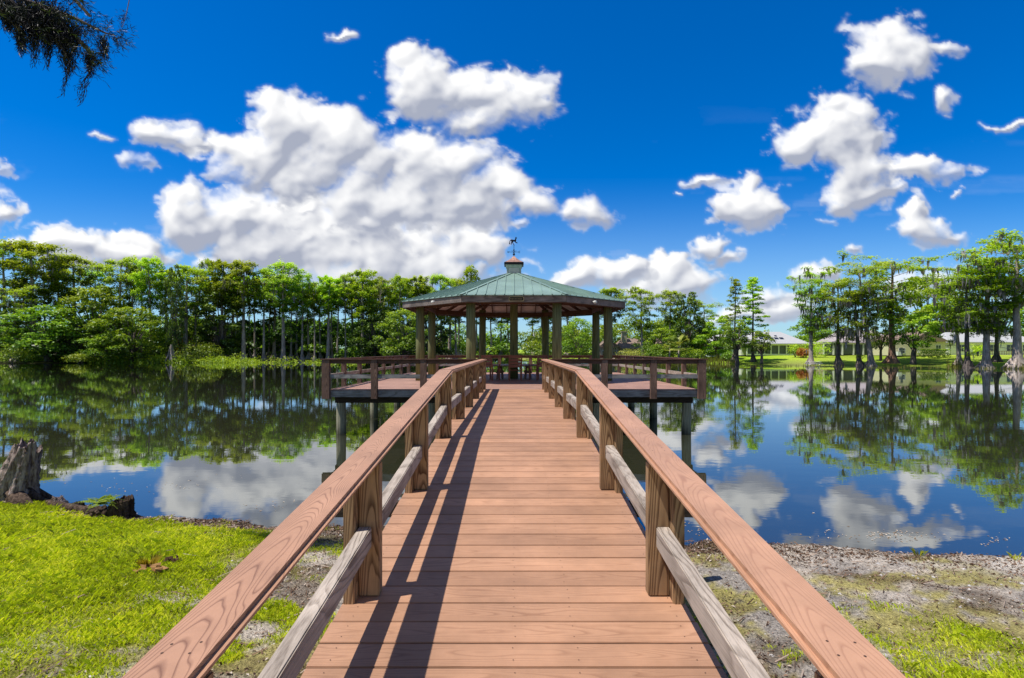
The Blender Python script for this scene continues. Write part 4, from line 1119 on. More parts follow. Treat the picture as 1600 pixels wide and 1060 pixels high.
GL = 'cypress trees along the wooded far bank'
L = [ # key, px, Y, top, hw, label
 (('flat',0), 8,128,375,34,'cypress with a dark trunk cut off by the picture\'s west edge'),
 (('flat',1), 52,126,372,42,'tall cypress hung with dark moss, tallest at the west end of the bank'),
 (('umb',0), 24,120,436,26,'pale moss-draped cypress snag with low crown below the tallest west cypress'),
 (('flat',2),118,132,396,36,'cypress with round flat crown above the low yellow-topped tree'),
 (('flat',3),185,134,398,32,'open flat-topped cypress with sky showing between its layers'),
 (('thin',0),205,136,412,20,'slim cypress close beside the open flat-topped cypress'),
 (('oval',0),238,130,393,24,'narrow cypress with a reddish bare trunk behind the bright shore bushes'),
 (('flat',1),290,133,412,38,'broad dark-limbed cypress above the vine-covered shore mound'),
 (('thin',1),322,150,401,15,'thin sparse treetop rising behind the broad dark-limbed cypress'),
 (('oval',1),345,134,403,24,'bushy-topped cypress just east of the sparse treetop'),
 (('oval',2),380,133,402,26,'leafy cypress of a pair with a pale straight trunk'),
 (('flat',2),412,136,417,22,'cypress with bare middle trunk, standing before the gap of sky'),
 (('oval',0),442,134,400,32,'tallest cypress in the middle of the far west bank'),
 (('flat',0),472,137,424,22,'moss-streaked cypress on the east side of the tallest mid-bank cypress'),
 (('thin',0),492,140,440,18,'low sparse cypress in the dip of the treeline'),
 (('oval',1),512,138,428,22,'cypress with leaning bare orange-grey trunk at the dip\'s east side'),
 (('thin',1),540,142,424,18,'pale twin-trunked cypress before a patch of open sky'),
 (('oval',2),566,140,421,24,'dense round-topped cypress next to the pale twin-trunked one'),
 (('flat',3),594,146,429,22,'lower cypress between the dense round-topped one and the gazebo side'),
 (('oval',0),622,148,424,22,'cypress rising directly beside the west end of the gazebo roof'),
 (('oval',1),655,156,431,24,'cypress showing above the west slope of the gazebo roof'),
 (('flat',2),690,162,432,26,'wide-topped cypress behind the middle of the west roof slope'),
 (('thin',0),737,172,420,17,'sparse treetop just west of the gazebo cupola'),
 (('flat',1),712,168,436,20,'cypress crown half hidden behind the upper west roof slope'),
]
for k, px, Y, top, hw, lb in L: plant(k, px, Y, top, hw*(.84 if px > 270 else 1), lb, GL)
# second rank, seen as trunks and tops between the first
L2 = [(('thin',1),70,140,400),(('oval',1),92,142,410),(('oval',2),150,145,418),(('thin',0),222,146,415),(('oval',0),262,140,412),(('thin',1),306,142,428),(('oval',1),362,146,425),
 (('thin',0),398,144,430),(('oval',2),428,146,425),(('thin',1),455,146,432),(('oval',0),483,148,445),(('thin',0),527,148,440),(('oval',1),552,150,440),(('thin',1),580,152,438),
 (('thin',0),335,147,432),(('thin',1),352,149,436),(('thin',0),372,150,432),(('thin',1),390,148,436),(('thin',0),420,149,434),(('thin',1),437,150,432),(('thin',0),463,149,440),(('thin',1),500,150,446),(('thin',0),519,150,440),(('thin',1),560,152,440),(('thin',0),575,153,440),(('thin',1),600,154,440),(('oval',2),608,156,440),(('thin',0),638,158,440),(('oval',0),668,164,440),(('oval',1),702,172,450)]
for k, px, Y, top in L2: plant(k, px, Y, top, 19, 'slender cypress in the second rank, half hidden behind the far west bank\'s front trees', 'second-rank cypress trees on the wooded far bank')
# thin pale trunks seen through the gazebo
for i, (px, Y, top) in enumerate(((716,192,452),(745,196,470),(768,194,470),(783,198,475),(795,200,470),(832,198,475),(846,196,470),(858,192,470),(885,180,465))):
    plant(('thin',i%2), px, Y+4, top, 20, 'thin pale-trunked tree seen between the gazebo posts', 'thin trees seen through the gazebo')
U = [(('oak',0),75,116,474,56,'low spreading tree with sunlit yellow-green top at the west end of the shore','oak'),
 (('bright',0),150,122,446,44,'pale green bushy tree under the round flat cypress crown',''),
 (('dark',0),120,118,510,40,'dark rounded tree leaning over the water below the yellow-topped tree',''),
 (('oak',1),205,118,478,40,'dense dark-sided tree west of the reddish bare trunk',''),
 (('oak',2),170,116,520,34,'low leafy tree over the shore scrub beneath the dense dark-sided tree',''),
 (('dark',1),20,122,470,34,'dark tree filling the west edge of the woods',''),
 (('dark',0),272,124,412,15,'narrow column of vines smothering a dead trunk by the shore mound','vine'),
 (('bright',1),305,150,468,30,'bright yellow-green tree glimpsed through the trunks east of the vine column',''),
 (('dark',1),345,134,452,34,'dark evergreen mass among the trunks beneath the bushy-topped cypress',''),
 (('oak',1),628,132,490,34,'rounded bright oak beside the west posts of the gazebo',''),
 (('dark',0),585,140,478,34,'dark understory tree west of the rounded bright oak',''),
 (('dark',1),672,150,470,34,'dark tree seen under the west side of the gazebo roof','')]
for k, px, Y, top, hw, lb, _ in U: plant(k, px, Y+(5 if px < 260 else 0), top, hw, lb)

# ---- far woods behind everything, and scrub along the waterline: uncountable masses
def leafmass(name, pts, mat, seed, label, cat, leaf=.45):
    rg = np.random.default_rng(seed); C=[];N=[];S=[];T=[]
    for (x, y, z, r, h, n, t) in pts:
        d = rg.normal(size=(n,3)); d /= np.linalg.norm(d, axis=1, keepdims=True); d[:,2] = np.abs(d[:,2])*1.0-.12
        rr = (.72+.34*rg.random(n))*(1+.2*np.sin(d[:,0]*6+x)*np.sin(d[:,2]*5+y))
        C.append(np.array([x,y,z])+d*rr[:,None]*np.array([r,r,h])); N.append(d*.7+rg.normal(size=(n,3))*.5+np.array([0,0,.4])); S.append(leaf*(.6+.8*rg.random(n)))
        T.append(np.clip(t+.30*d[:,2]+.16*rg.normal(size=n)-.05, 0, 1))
    V, Q = leaves(np.concatenate(C), np.concatenate(N), np.concatenate(S), rg)
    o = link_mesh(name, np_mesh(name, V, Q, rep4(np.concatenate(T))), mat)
    tag(o, label, cat, kind='stuff'); return o
rd = random.Random(12)
pts = []
for i in range(430):
    px = rd.uniform(-140, 800); Y = rd.uniform(143, 190) if px < 640 else rd.uniform(192, 222)
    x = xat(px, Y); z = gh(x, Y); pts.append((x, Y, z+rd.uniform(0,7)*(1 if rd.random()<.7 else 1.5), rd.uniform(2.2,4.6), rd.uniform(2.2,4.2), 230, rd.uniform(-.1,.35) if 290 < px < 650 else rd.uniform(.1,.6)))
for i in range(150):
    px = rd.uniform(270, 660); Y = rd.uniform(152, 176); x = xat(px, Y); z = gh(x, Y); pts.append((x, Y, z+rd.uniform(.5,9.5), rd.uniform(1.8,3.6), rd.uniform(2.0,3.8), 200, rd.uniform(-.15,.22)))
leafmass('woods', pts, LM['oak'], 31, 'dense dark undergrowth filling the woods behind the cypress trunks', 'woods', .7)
pts = []
for i in range(170):
    px = rd.uniform(790, 1750); Y = rd.uniform(165, 215); x = xat(px, Y); z = gh(x, Y)
    hmax = 9 if px > 940 else 12
    pts.append((x, Y, z+rd.uniform(0,hmax*.55), rd.uniform(3,6), rd.uniform(2.5,4.8), 230, rd.uniform(.3,.6)))
for i in range(60):
    px = rd.uniform(830, 1110); Y = rd.uniform(170, 205); x = xat(px, Y); z = gh(x, Y); pts.append((x, Y, z+rd.uniform(.5,9), rd.uniform(2.5,4.5), rd.uniform(2.5,4.4), 210, rd.uniform(.25,.6)))
leafmass('distant_woods', pts, LM['oak'], 33, 'low line of distant green woods behind the houses', 'woods', .75)
pts = []
for i in range(330):
    px = rd.uniform(-120, 700); t = rd.random()
    x0, y0 = at(px, 567.5 if px < 560 else 565, 0); Y = y0+rd.uniform(.6, 7); x = xat(px, Y); z = gh(x, Y)
    r = rd.uniform(.9, 2.1)*(1.25 if px > 280 else 1); pts.append((x, Y, z+.1, r*1.25, r*rd.uniform(.75,1.35)*(1.35 if px < 60 else 1), 150, rd.uniform(.30,.72)))
leafmass('shore_scrub', pts, LM['bright'], 35, 'low green scrub and vines crowding the water\'s edge of the wooded bank', 'undergrowth', .34)

def bush(px, Y, w, h, mat, label, name='bush', seed=1, leaf=.26, n=900, tint=.5, cat='bush'):
    rg = np.random.default_rng(seed); x = xat(px, Y); z = gh(x, Y); C=[];N=[];S=[];T=[]
    rdd = random.Random(seed)
    for i in range(9):
        a = rdd.uniform(0,6.28); r = rdd.uniform(0,.6); cx, cy, cz = math.cos(a)*r*w, math.sin(a)*r*w*.8, rdd.uniform(.15,.55)*h; m = n//9
        d = rg.normal(size=(m,3)); d /= np.linalg.norm(d, axis=1, keepdims=True); d[:,2] = np.where(d[:,2]<-.3,-d[:,2],d[:,2])
        rr = .75+.35*rg.random(m)
        C.append(np.array([cx,cy,cz])+d*rr[:,None]*np.array([w*.48,w*.45,h*.46])); N.append(d*.7+rg.normal(size=(m,3))*.5+np.array([0,0,.3])); S.append(leaf*(.6+.8*rg.random(m)))
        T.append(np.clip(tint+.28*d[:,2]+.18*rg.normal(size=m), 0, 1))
    V, Q = leaves(np.concatenate(C), np.concatenate(N), np.concatenate(S), rg)
    root = empty(name, (x, Y, z-.05), 0, label, cat)
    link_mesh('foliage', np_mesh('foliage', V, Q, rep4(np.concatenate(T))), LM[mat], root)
    b = MB()
    for i in range(5):
        a = rdd.uniform(0,6.28); b.tube([(0,0,-.2),(math.cos(a)*w*.2,math.sin(a)*w*.2,h*.3),(math.cos(a)*w*.4,math.sin(a)*w*.4,h*.7)],[.06,.04,.015],5,caps=False)
    b.build('stem', LM['bark_dark'], root, loc=(0,0,0))
    return root
bush(308,124.5,6.2,5.4,'oak','large vine-covered mound sloping down to the water on the wooded bank',seed=3,n=2600,tint=.42,name='vine_mound')
bush(245,123,3.0,2.3,'bright','bright yellow-green bush just west of the vine-covered mound',seed=4,n=900,tint=.75)
bush(226,124,2.2,3.2,'oak','dull olive bush beside the bright yellow-green shore bush',seed=5,n=700,tint=.6)
bush(125,117,4.0,2.6,'bright','light green shrub at the waterline below the dark leaning tree',seed=6,n=1000,tint=.62)
bush(20,113,5.0,4.2,'oak','dark green bush at the west end of the shore',seed=7,n=1500,tint=.4)
bush(283,142,2.4,8.6,'red','tree-sized shrub with orange-red leaves glimpsed behind the vine column',seed=8,n=700,tint=.55,name='red_leaved_tree',cat='tree')
bush(560,134,4,2.8,'oak','round green shrub on the shore just beyond the platform rail',seed=9,n=1000,tint=.5)
# dead root flare at the foot of the mound
b = MB((xat(268,122.5),122.5,0)); x = xat(268,122.5)
rd2 = random.Random(5)
for i in range(12):
    a = rd2.uniform(2.6,6.6); r = rd2.uniform(.6,1.6); b.tube([(x+math.cos(a)*.1,122.5+math.sin(a)*.1,3.4+rd2.uniform(-.8,.8)),(x+math.cos(a)*r*.45,122.5+math.sin(a)*r*.4,1.6),(x+math.cos(a)*r,122.5+math.sin(a)*r*.6,-.1)],[.14,.17,.12],6,caps=False)
o = b.build('root_flare', LM['bark'], None, smooth=True); tag(o, 'pale dead root flare standing in the water below the vine-covered mound', 'tree stump')

# ---- trees of the lawn side
RT = [
 (('oval',1),955,150,448,24,0,'treetop showing just past the east end of the gazebo roof'),
 (('flat',3),1004,140,446,24,0,'open moss-hung cypress pair in front of the tan house'),
 (('oval',0),1045,138,447,19,0,'thin grey-green cypress east of the open moss-hung pair'),
 (('dark',1),1075,128,455,22,0,'dense dark tree with a pointed top between the tan house and the pale blue house'),
 (('umb',1),1100,128,466,19,0,'flat-topped cypress with hanging moss beside the dense pointed tree'),
 (('bright',1),1122,122,492,26,0,'bright green leafy tree in front of the pale blue house'),
 (('cone',0),1147,114,432,17,0,'sparse pointed conifer, western one of the lakeside pair'),
 (('cone',1),1176,112,432,22,0,'fuller pointed conifer, eastern one of the lakeside pair'),
 (('oak',1),1036,136,512,24,0,'dark green tree behind the reedy shrub of the tan house'),
 (('bright',0),1090,130,512,22,0,'light green tree between the dense pointed tree and the bright leafy one'),
 (('oak',0),1062,142,492,24,0,'rounded tree behind the fan palms on the far shore'),
 (('small',0),1152,110,498,24,0,'small multi-stemmed tree at the foot of the pointed conifers'),
 (('small',1),1190,108,515,17,0,'slender little tree on the lawn edge east of the pointed conifers'),
 (('oak',0),1020,146,500,26,0,'round green tree beside the chimney of the tan house'),
 (('oak',2),905,160,496,28,0,'leafy green tree framed between the east gazebo posts'),
 (('umb',0),1267,102,418,26,0,'slim cypress with flared pale base beside the white lawn bench'),
 (('layer',0),1309,101,432,34,0,'mossy cypress with reddish double trunk west of the leaning pair'),
 (('layer',1),1343,96.5,452,38,-3,'dark cypress standing in the water, west one of the leaning pair'),
 (('umb',1),1362,96,404,36,-5,'dark cypress leaning west over the water, east one of the leaning pair'),
 (('red',0),1394,101,387,44,0,'tall red-trunked cypress with the highest spreading crown in mid lawn'),
 (('small',0),1376,106,500,16,3,'small grey-trunked tree between the leaning pair and the red-trunked cypress'),
 (('small',1),1427,98,486,30,0,'small round lawn tree with dark trunk in front of the cream house'),
 (('bright',0),1448,140,430,44,0,'large bright leafy tree behind the cream house'),
 (('oak',1),1270,150,492,26,0,'dark rounded tree behind the screened porch house'),
 (('umb',2),1499,92,436,34,-3,'moss-hung cypress with leaning grey trunk in front of the pale wall'),
 (('layer',1),1512,86.5,410,40,0,'dark-limbed cypress rooted at the waterline west of the whitened root clump'),
 (('umb',0),1541,85,398,44,0,'cypress with whitened flaring roots and broad layered crown'),
 (('layer',0),1557,92,430,34,0,'thin dark cypress behind the white-rooted one'),
 (('umb',2),1590,82.5,354,68,0,'tallest broad cypress at the picture\'s east edge with huge flared roots'),
 (('bright',1),1480,130,470,40,0,'leafy green tree filling the gap behind the leaning grey trunk'),
 (('oak',0),1560,126,470,50,0,'wide green tree behind the eastmost cypresses'),
 (('umb',1),1650,84,372,60,0,'mossy cypress just outside the picture\'s east edge'),
]
for k, px, Y, top, hw, ln, lb in RT: plant(k, px, Y, top, hw, lb, None, lean=ln, rz={1512: 2.2, 1499: 4.0, 1362: 1.0, 1394: random.Random(1394*7+101).uniform(0, 6.28)+1.7}.get(px))
bush(1254,116,2.2,2.3,'red','red-leaved croton bush by the screened porch',seed=21,n=900,tint=.5,leaf=.3)
bush(1274,117,3.6,3.9,'bright','yellow-green bush just east of the red croton',seed=22,n=1000,tint=.75)
bush(1243,118,2.4,3.2,'bright','small yellow-green bush west of the red croton',seed=23,n=600,tint=.7)
bush(1530,106,2.6,2.2,'bright','round lime-green bush near the far white house',seed=24,n=700,tint=.8)
bush(990,133,5.0,4.4,'reed','silvery green reedy shrub by the tan house window',seed=25,n=1500,tint=.35)
bush(1025,132,5.0,4.6,'dark','dark green shrub right of the reedy shrub by the tan house'.replace('right','east'),seed=26,n=1400,tint=.6)
bush(1078,121,4.0,3.4,'oak','leafy shrub at the water below the dense pointed tree',seed=27,n=1100,tint=.5)
bush(1135,117,2.6,2.4,'dark','dark low shrub on the lawn beside the pale blue house',seed=28,n=700,tint=.6)
# palm
def palm(px, Y, top, label):
    x = xat(px, Y); z = gh(x, Y); H = zat(top, Y)-z; rdd = random.Random(int(px))
    root = empty('palm_tree', (x,Y,z), 0, label, 'palm'); b = MB(); b.tube([(0,0,-.3),(.05,0,H*.35),(.1,.05,H*.62)],[.22,.18,.16],9); b.build('trunk', LM['bark'], root, loc=(0,0,0), smooth=True)
    V=[];Q=[];T=[]
    for i in range(30):
        a = rdd.uniform(0,6.28); el = rdd.uniform(-.5,1.2); L_ = H*.42*rdd.uniform(.8,1.1); base = Vector((.1,.05,H*.62)); d = Vector((math.cos(a)*math.cos(el),math.sin(a)*math.cos(el),math.sin(el))); s = d.cross(Vector((0,0,1))).normalized()
        m = base+d*L_*.5; tv = rdd.random()
        for j in range(9):    # fan of blades at the end of the stalk
            f = (j-4)/4*1.15; dd = (d*math.cos(f)+s*math.sin(f)); e = m+dd*L_*.55-Vector((0,0,L_*.12*abs(f))); w_ = dd.cross(d.cross(s)).normalized()*.05*L_
            k = len(V); V += [m, m+dd*L_*.3+w_, e, m+dd*L_*.3-w_]; Q.append((k,k+1,k+2,k+3)); T += [tv]*4
        k = len(V); V += [base-s*.03, m-s*.02, m+s*.02, base+s*.03]; Q.append((k,k+1,k+2,k+3)); T += [tv]*4
    link_mesh('crown', np_mesh('crown', np.array([tuple(v) for v in V]), np.array(Q), np.array(T)), LM['palm'], root)
palm(1060,119,522,'short yellow-green fan palm on the shore east of the platform')
palm(1046,126,530,'smaller fan palm partly behind the yellow-green one')
# reeds along the lawn-side shore
def reeds(pts, label, cat, seed):
    rg = random.Random(seed); V=[];Q=[];T=[]
    for (px, spread, n, hgt, Ya) in pts:
        for i in range(n):
            p = px+rg.uniform(-spread,spread); x0, y0 = at(p, Ya, 0); y0 += rg.uniform(-.6,1.2); x = xat(p, y0); z = max(gh(x, y0), -.1); h = hgt*rg.uniform(.5,1.2); a = rg.uniform(0,3.14); w_ = .06; tl = rg.uniform(-.3,.3)*h
            k = len(V); V += [(x-w_*math.cos(a),y0-w_*math.sin(a),z-.1),(x+w_*math.cos(a),y0+w_*math.sin(a),z-.1),(x+tl*.4+w_*.6,y0,z+h*.6),(x+tl,y0+tl*.3,z+h)]; Q.append((k,k+1,k+2,k+3)); T += [rg.random()]*4
    o = link_mesh('reeds', np_mesh('reeds', np.array(V), np.array(Q), np.array(T)), LM['reed']); tag(o, label, cat, kind='stuff')
reeds([(1080,60,500,1.5,568),(1110,40,300,1.0,569),(1000,60,300,1.6,566),(1240,80,120,.5,573),(1440,90,160,.6,575),(1560,40,120,.7,577),(1492,14,60,1.4,574)], 'yellow-green reeds along the lawn-side shoreline', 'reeds', 3)
# ================================================================== HOUSES
HM = {}
HM['tan'] = simple('tan_stucco', (.42,.34,.25), .9, .15, 3); HM['cream'] = simple('cream_stucco', (.72,.66,.44), .9, .12, 3); HM['blue'] = simple('pale_blue_siding', (.55,.66,.72), .8, .1, 3)
HM['white'] = simple('white_paint', (.80,.80,.77), .7, .08, 3); HM['glass'] = simple('dark_window_glass', (.03,.04,.055), .08, .3, 2, spec=.8)
HM['screen'] = simple('dark_porch_screen', (.13,.145,.165), .6, .3, 3); HM['rg'] = simple('grey_shingle_roof', (.50,.50,.51), .85, .25, 9); HM['rb'] = simple('brown_shingle_roof', (.30,.215,.17), .85, .25, 9)
HM['rm'] = simple('mauve_grey_shingle_roof', (.44,.38,.38), .85, .25, 9); HM['stone'] = simple('chimney_stone', (.55,.47,.33), .9, .3, 6); HM['panel'] = simple('solar_panel', (.02,.025,.04), .25, .3, 5); HM['lb'] = simple('pale_lanai_frame', (.70,.72,.72), .6, .1)
class House:
    """local frame: +x to the right as seen from the jetty, -y the lake front"""
    def __init__(s, name, px, Y, width_px, label, face=0.0):
        s.k = Y/F; x = xat(px, Y); s.z = gh(x, Y); s.root = empty(name, (x, Y, s.z-.05), face, label, 'house'); s.Y = Y
    def part(s, name, mat, *boxes, parent=None, bevel=0):
        b = MB()
        for q in boxes: b.box(*q)
        return b.build(name, HM[mat] if isinstance(mat, str) else mat, parent or s.root, loc=(0,0,0), bevel=bevel)
    def hip(s, x0, x1, y0, y1, z0, h, mat, inset=None, gable=False, axis='x', oh=.5):
        x0-=oh; x1+=oh; y0-=oh; y1+=oh; b = MB()
        i = 0 if gable else (inset if inset is not None else min(x1-x0, y1-y0)/2)
        if axis == 'x': r0, r1 = (x0+i,(y0+y1)/2,z0+h), (x1-i,(y0+y1)/2,z0+h)
        else: r0, r1 = ((x0+x1)/2,y0+i,z0+h), ((x0+x1)/2,y1-i,z0+h)
        v = [(x0,y0,z0),(x1,y0,z0),(x1,y1,z0),(x0,y1,z0),r0,r1,(x0,y0,z0-.18),(x1,y0,z0-.18),(x1,y1,z0-.18),(x0,y1,z0-.18)]
        f = [(0,1,5,4),(1,2,5),(2,3,4,5),(3,0,4)] if axis == 'x' else [(0,1,4),(1,2,5,4),(2,3,5),(3,0,4,5)]
        f += [(0,6,7,1),(1,7,8,2),(2,8,9,3),(3,9,6,0),(9,8,7,6)]
        b.add(v, f); return b.build('roof', HM[mat], s.root, loc=(0,0,0))
    def window(s, x0, x1, y, z0, z1, nx=2, nz=2):
        f = s.part('window', 'white', (x0-.09,x0,y-.05,y,z0-.09,z1+.09),(x1,x1+.09,y-.05,y,z0-.09,z1+.09),(x0,x1,y-.05,y,z1,z1+.09),(x0,x1,y-.07,y,z0-.09,z0),
          *[(x0+(x1-x0)*i/nx-.025,x0+(x1-x0)*i/nx+.025,y-.04,y-.002,z0,z1) for i in range(1,nx)], *[(x0,x1,y-.038,y-.004,z0+(z1-z0)*i/nz-.025,z0+(z1-z0)*i/nz+.025) for i in range(1,nz)])
        s.part('pane', 'glass', (x0,x1,y-.02,y-.008,z0,z1), parent=f)
# tan house with chimney
h = House('tan_house', 990, 152, 110, 'tan house with a stone chimney behind shrubs, just past the gazebo posts')
h.part('wall', 'tan', (-9.5,-4.2,0,9,0,3.4)); h.part('wall', 'tan', (-4.2,11,1.2,9,0,2.9))
b = MB(); b.extr([(-9.5,0.01,3.4),(-4.2,0.01,3.4),(-6.85,0.01,5.2)], (0,.2,0)); b.build('gable', HM['tan'], h.root, loc=(0,0,0))
h.hip(-9.5,-4.2,0,9,3.4,1.9,'rb',gable=True,axis='y'); h.hip(-4.4,11,1.2,9,2.9,2.9,'rb',inset=2.5)
h.part('chimney', 'stone', (-2.6,-1.2,3.2,4.4,2.8,7.6)); h.part('chimney_cap','stone',(-2.75,-1.05,3.05,4.55,7.6,7.8))
h.window(-8.8,-7.9,0,.8,2.3); h.window(-6.3,-4.8,0,.4,3.1,3,3); h.window(2,3.4,1.2,.8,2.2); h.window(6,7.6,1.2,.8,2.2)
# pale blue house
h = House('blue_house', 1140, 132, 60, 'pale blue gabled house partly hidden by the pointed conifers')
h.part('wall', 'blue', (-4.2,4.2,0,9,0,3.2)); b = MB(); b.extr([(-4.2,0.01,3.2),(4.2,0.01,3.2),(0,0.01,5.4)], (0,.2,0)); b.build('gable', HM['blue'], h.root, loc=(0,0,0)); h.hip(-4.2,4.2,0,9,3.2,2.35,'rg',gable=True,axis='y')
h.window(-2.6,-1.3,0,.8,2.3); h.window(1.4,2.6,0,.8,2.3)
# screened porch house
h = House('porch_house', 1213, 126, 100, 'white house with grey hip roof, dark roof panels and a long screened porch')
h.part('wall', 'white', (-7,7,2.6,11,0,2.7)); h.part('porch_screen', 'screen', (-6.6,6.6,.35,.38,.15,2.3)); h.part('porch_wall','white',(-6.8,6.8,.1,.34,0,.35)); h.part('porch_beam','white',(-6.9,6.9,.05,.4,2.3,2.68))
for x in (-6.75,-4.4,-2.6,-1.2,.6,2.4,4.3,6.75): h.part('porch_column', 'white', (x-.11,x+.11,.0,.22,.351,2.3))
h.hip(-7,7.2,0,11,2.75,2.9,'rg',inset=4.2)
def rp(x0,x1,f0,f1):       # panel lying on the lake-front slope
    k = 2.9/6.0; y0=-.5+6.0*f0; y1=-.5+6.0*f1; b = MB(); b.add([(x0,y0,2.75+k*6*f0*1+.09),(x1,y0,2.75+k*6*f0+.09),(x1,y1,2.75+k*6*f1+.09),(x0,y1,2.75+k*6*f1+.09),(x0,y0,2.75+k*6*f0+.03),(x1,y0,2.75+k*6*f0+.03),(x1,y1,2.75+k*6*f1+.03),(x0,y1,2.75+k*6*f1+.03)],[(0,1,2,3),(0,4,5,1),(1,5,6,2),(2,6,7,3),(3,7,4,0)]); b.build('roof_panel', HM['panel'], h.root, loc=(0,0,0))
for x in (-3.0,-1.9,-.7,.5,1.7): rp(x,x+.9,.34,.48)
for x in (-1.9,-.4,1.1): rp(x,x+.55,.58,.66)
# mauve roofed house
h = House('mauve_roofed_house', 1352, 122, 115, 'long house with mauve-grey roof and white porch columns behind the leaning cypresses')
h.part('wall', 'tan', (-5.0,8,2.4,11,0,2.8)); h.part('porch_screen','screen',(-9,7.6,.5,.53,.1,2.4)); h.part('porch_beam','white',(-9.2,8,.3,.6,2.4,2.75)); h.part('lanai_roof','rg',(-9.4,-4.8,.2,6,2.76,2.95))
for x in (-9.1,-6.9,-4.9,-2.4,-.2,2.0,4.2,7.8): h.part('porch_column','white',(x-.13,x+.13,.25,.5,0,2.4))
h.hip(-4.8,8,.6,11,2.8,3.0,'rm',inset=3.2); h.window(-1.6,-.6,2.4,.9,2.2)
# cream house
h = House('cream_house', 1438, 112, 100, 'cream-walled house behind the small round lawn tree')
h.part('wall','cream',(-5.6,5.2,0,8,0,3.0)); b = MB(); b.extr([(-2.2,-.06,3.0),(5.2,-.06,3.0),(1.5,-.06,4.8)], (0,.2,0)); b.build('gable', HM['cream'], h.root, loc=(0,0,0)); h.hip(-2.2,5.2,0,8,3.02,1.95,'rb',gable=True,axis='y',oh=.35); h.hip(-5.6,5.2,.3,8,3.0,1.6,'rb',inset=2,oh=.3)
h.window(-4.4,-3.2,0,.5,1.5); h.part('meter_box','white',(-.6,-.2,-.16,-.005,.5,1.0)); h.part('air_conditioner','white',(-5.3,-4.5,-1.0,-.25,0,.8)); h.window(3.2,4.2,0,.9,2.1)
# far white house
h = House('white_house', 1548, 116, 100, 'low white house behind the eastmost cypresses')
h.part('wall','white',(-9,10,0,8,0,2.8)); h.hip(-9,10,0,8,2.8,2.2,'rg',inset=3)
for x in (-7,-3.6,-.2,3.4,6.8): h.window(x,x+1.5,0,.8,2.2)
h.part('deck_rail','rb',(-4.5,6,-2.1,-2.03,.8,.9),(-4.5,6,-2.1,-2.03,.3,.36),*[(x,x+.08,-2.1,-2.02,0,.8) for x in np.arange(-4.5,6,.5)])
# pale house far behind the gazebo
h = House('pale_house', 850, 222, 60, 'pale house glimpsed through the trees behind the gazebo')
h.part('wall','blue',(-7,7,0,9,0,5)); h.hip(-7,7,0,9,5,3.4,'rg',inset=3); h.window(-3,-1.4,0,1.5,3.2); h.window(2,3.6,0,1.5,3.2)
# clipped hedge
def hedge(px0, px1, Y, hgt, label):
    x0, x1 = xat(px0,Y), xat(px1,Y); n = int(260*(x1-x0)); rg = np.random.default_rng(6)
    C = np.stack([rg.uniform(x0,x1,n), Y+rg.uniform(-.6,.6,n), rg.uniform(0,hgt,n)],1); f = rg.integers(0,3,n)
    C[f==0,1] = Y-.6+rg.normal(size=(f==0).sum())*.05; C[f==1,2] = hgt+rg.normal(size=(f==1).sum())*.06
    N = rg.normal(size=(n,3))*.6; N[f==0] += (0,-1,.2); N[f==1] += (0,0,1)
    z = gh((x0+x1)/2, Y); C[:,2] += z
    V,Q = leaves(C, N, .2*(.6+.8*rg.random(n)), rg)
    o = link_mesh('hedge', np_mesh('hedge', V-np.array([(x0+x1)/2,Y,z]), Q, rep4(np.clip(.3+.4*(f==1)+.15*rg.normal(size=n),0,1))), LM['oak'], None, ((x0+x1)/2,Y,z)); tag(o, label, 'hedge')
hedge(1436,1482,106,1.55,'clipped dark green hedge along the cream house wall')
# white lawn bench beside the slim cypress
Yb = 101.0; xb = xat(1266,Yb); zb = gh(xb,Yb); bn = empty('lawn_bench',(xb,Yb-1.1,zb),0,'low white picnic bench around the foot of the slim flared cypress','bench')
b = MB(); b.box(-1.3,1.3,-.35,.35,.70,.76); b.build('tabletop',HM['white'],bn,loc=(0,0,0)); 
for s in (-1,1):
    b = MB(); b.box(-1.3,1.3,s*.7-.13,s*.7+.13,.42,.46); b.build('seat',HM['white'],bn,loc=(0,0,0))
    b = MB(); b.beam((s*.9,-.75,0),(s*.9,.2,.69),.08,.06,up=(1,0,0)); b.beam((s*.96,.75,0),(s*.96,-.2,.69),.08,.06,up=(1,0,0)); b.build('leg',HM['white'],bn,loc=(0,0,0))
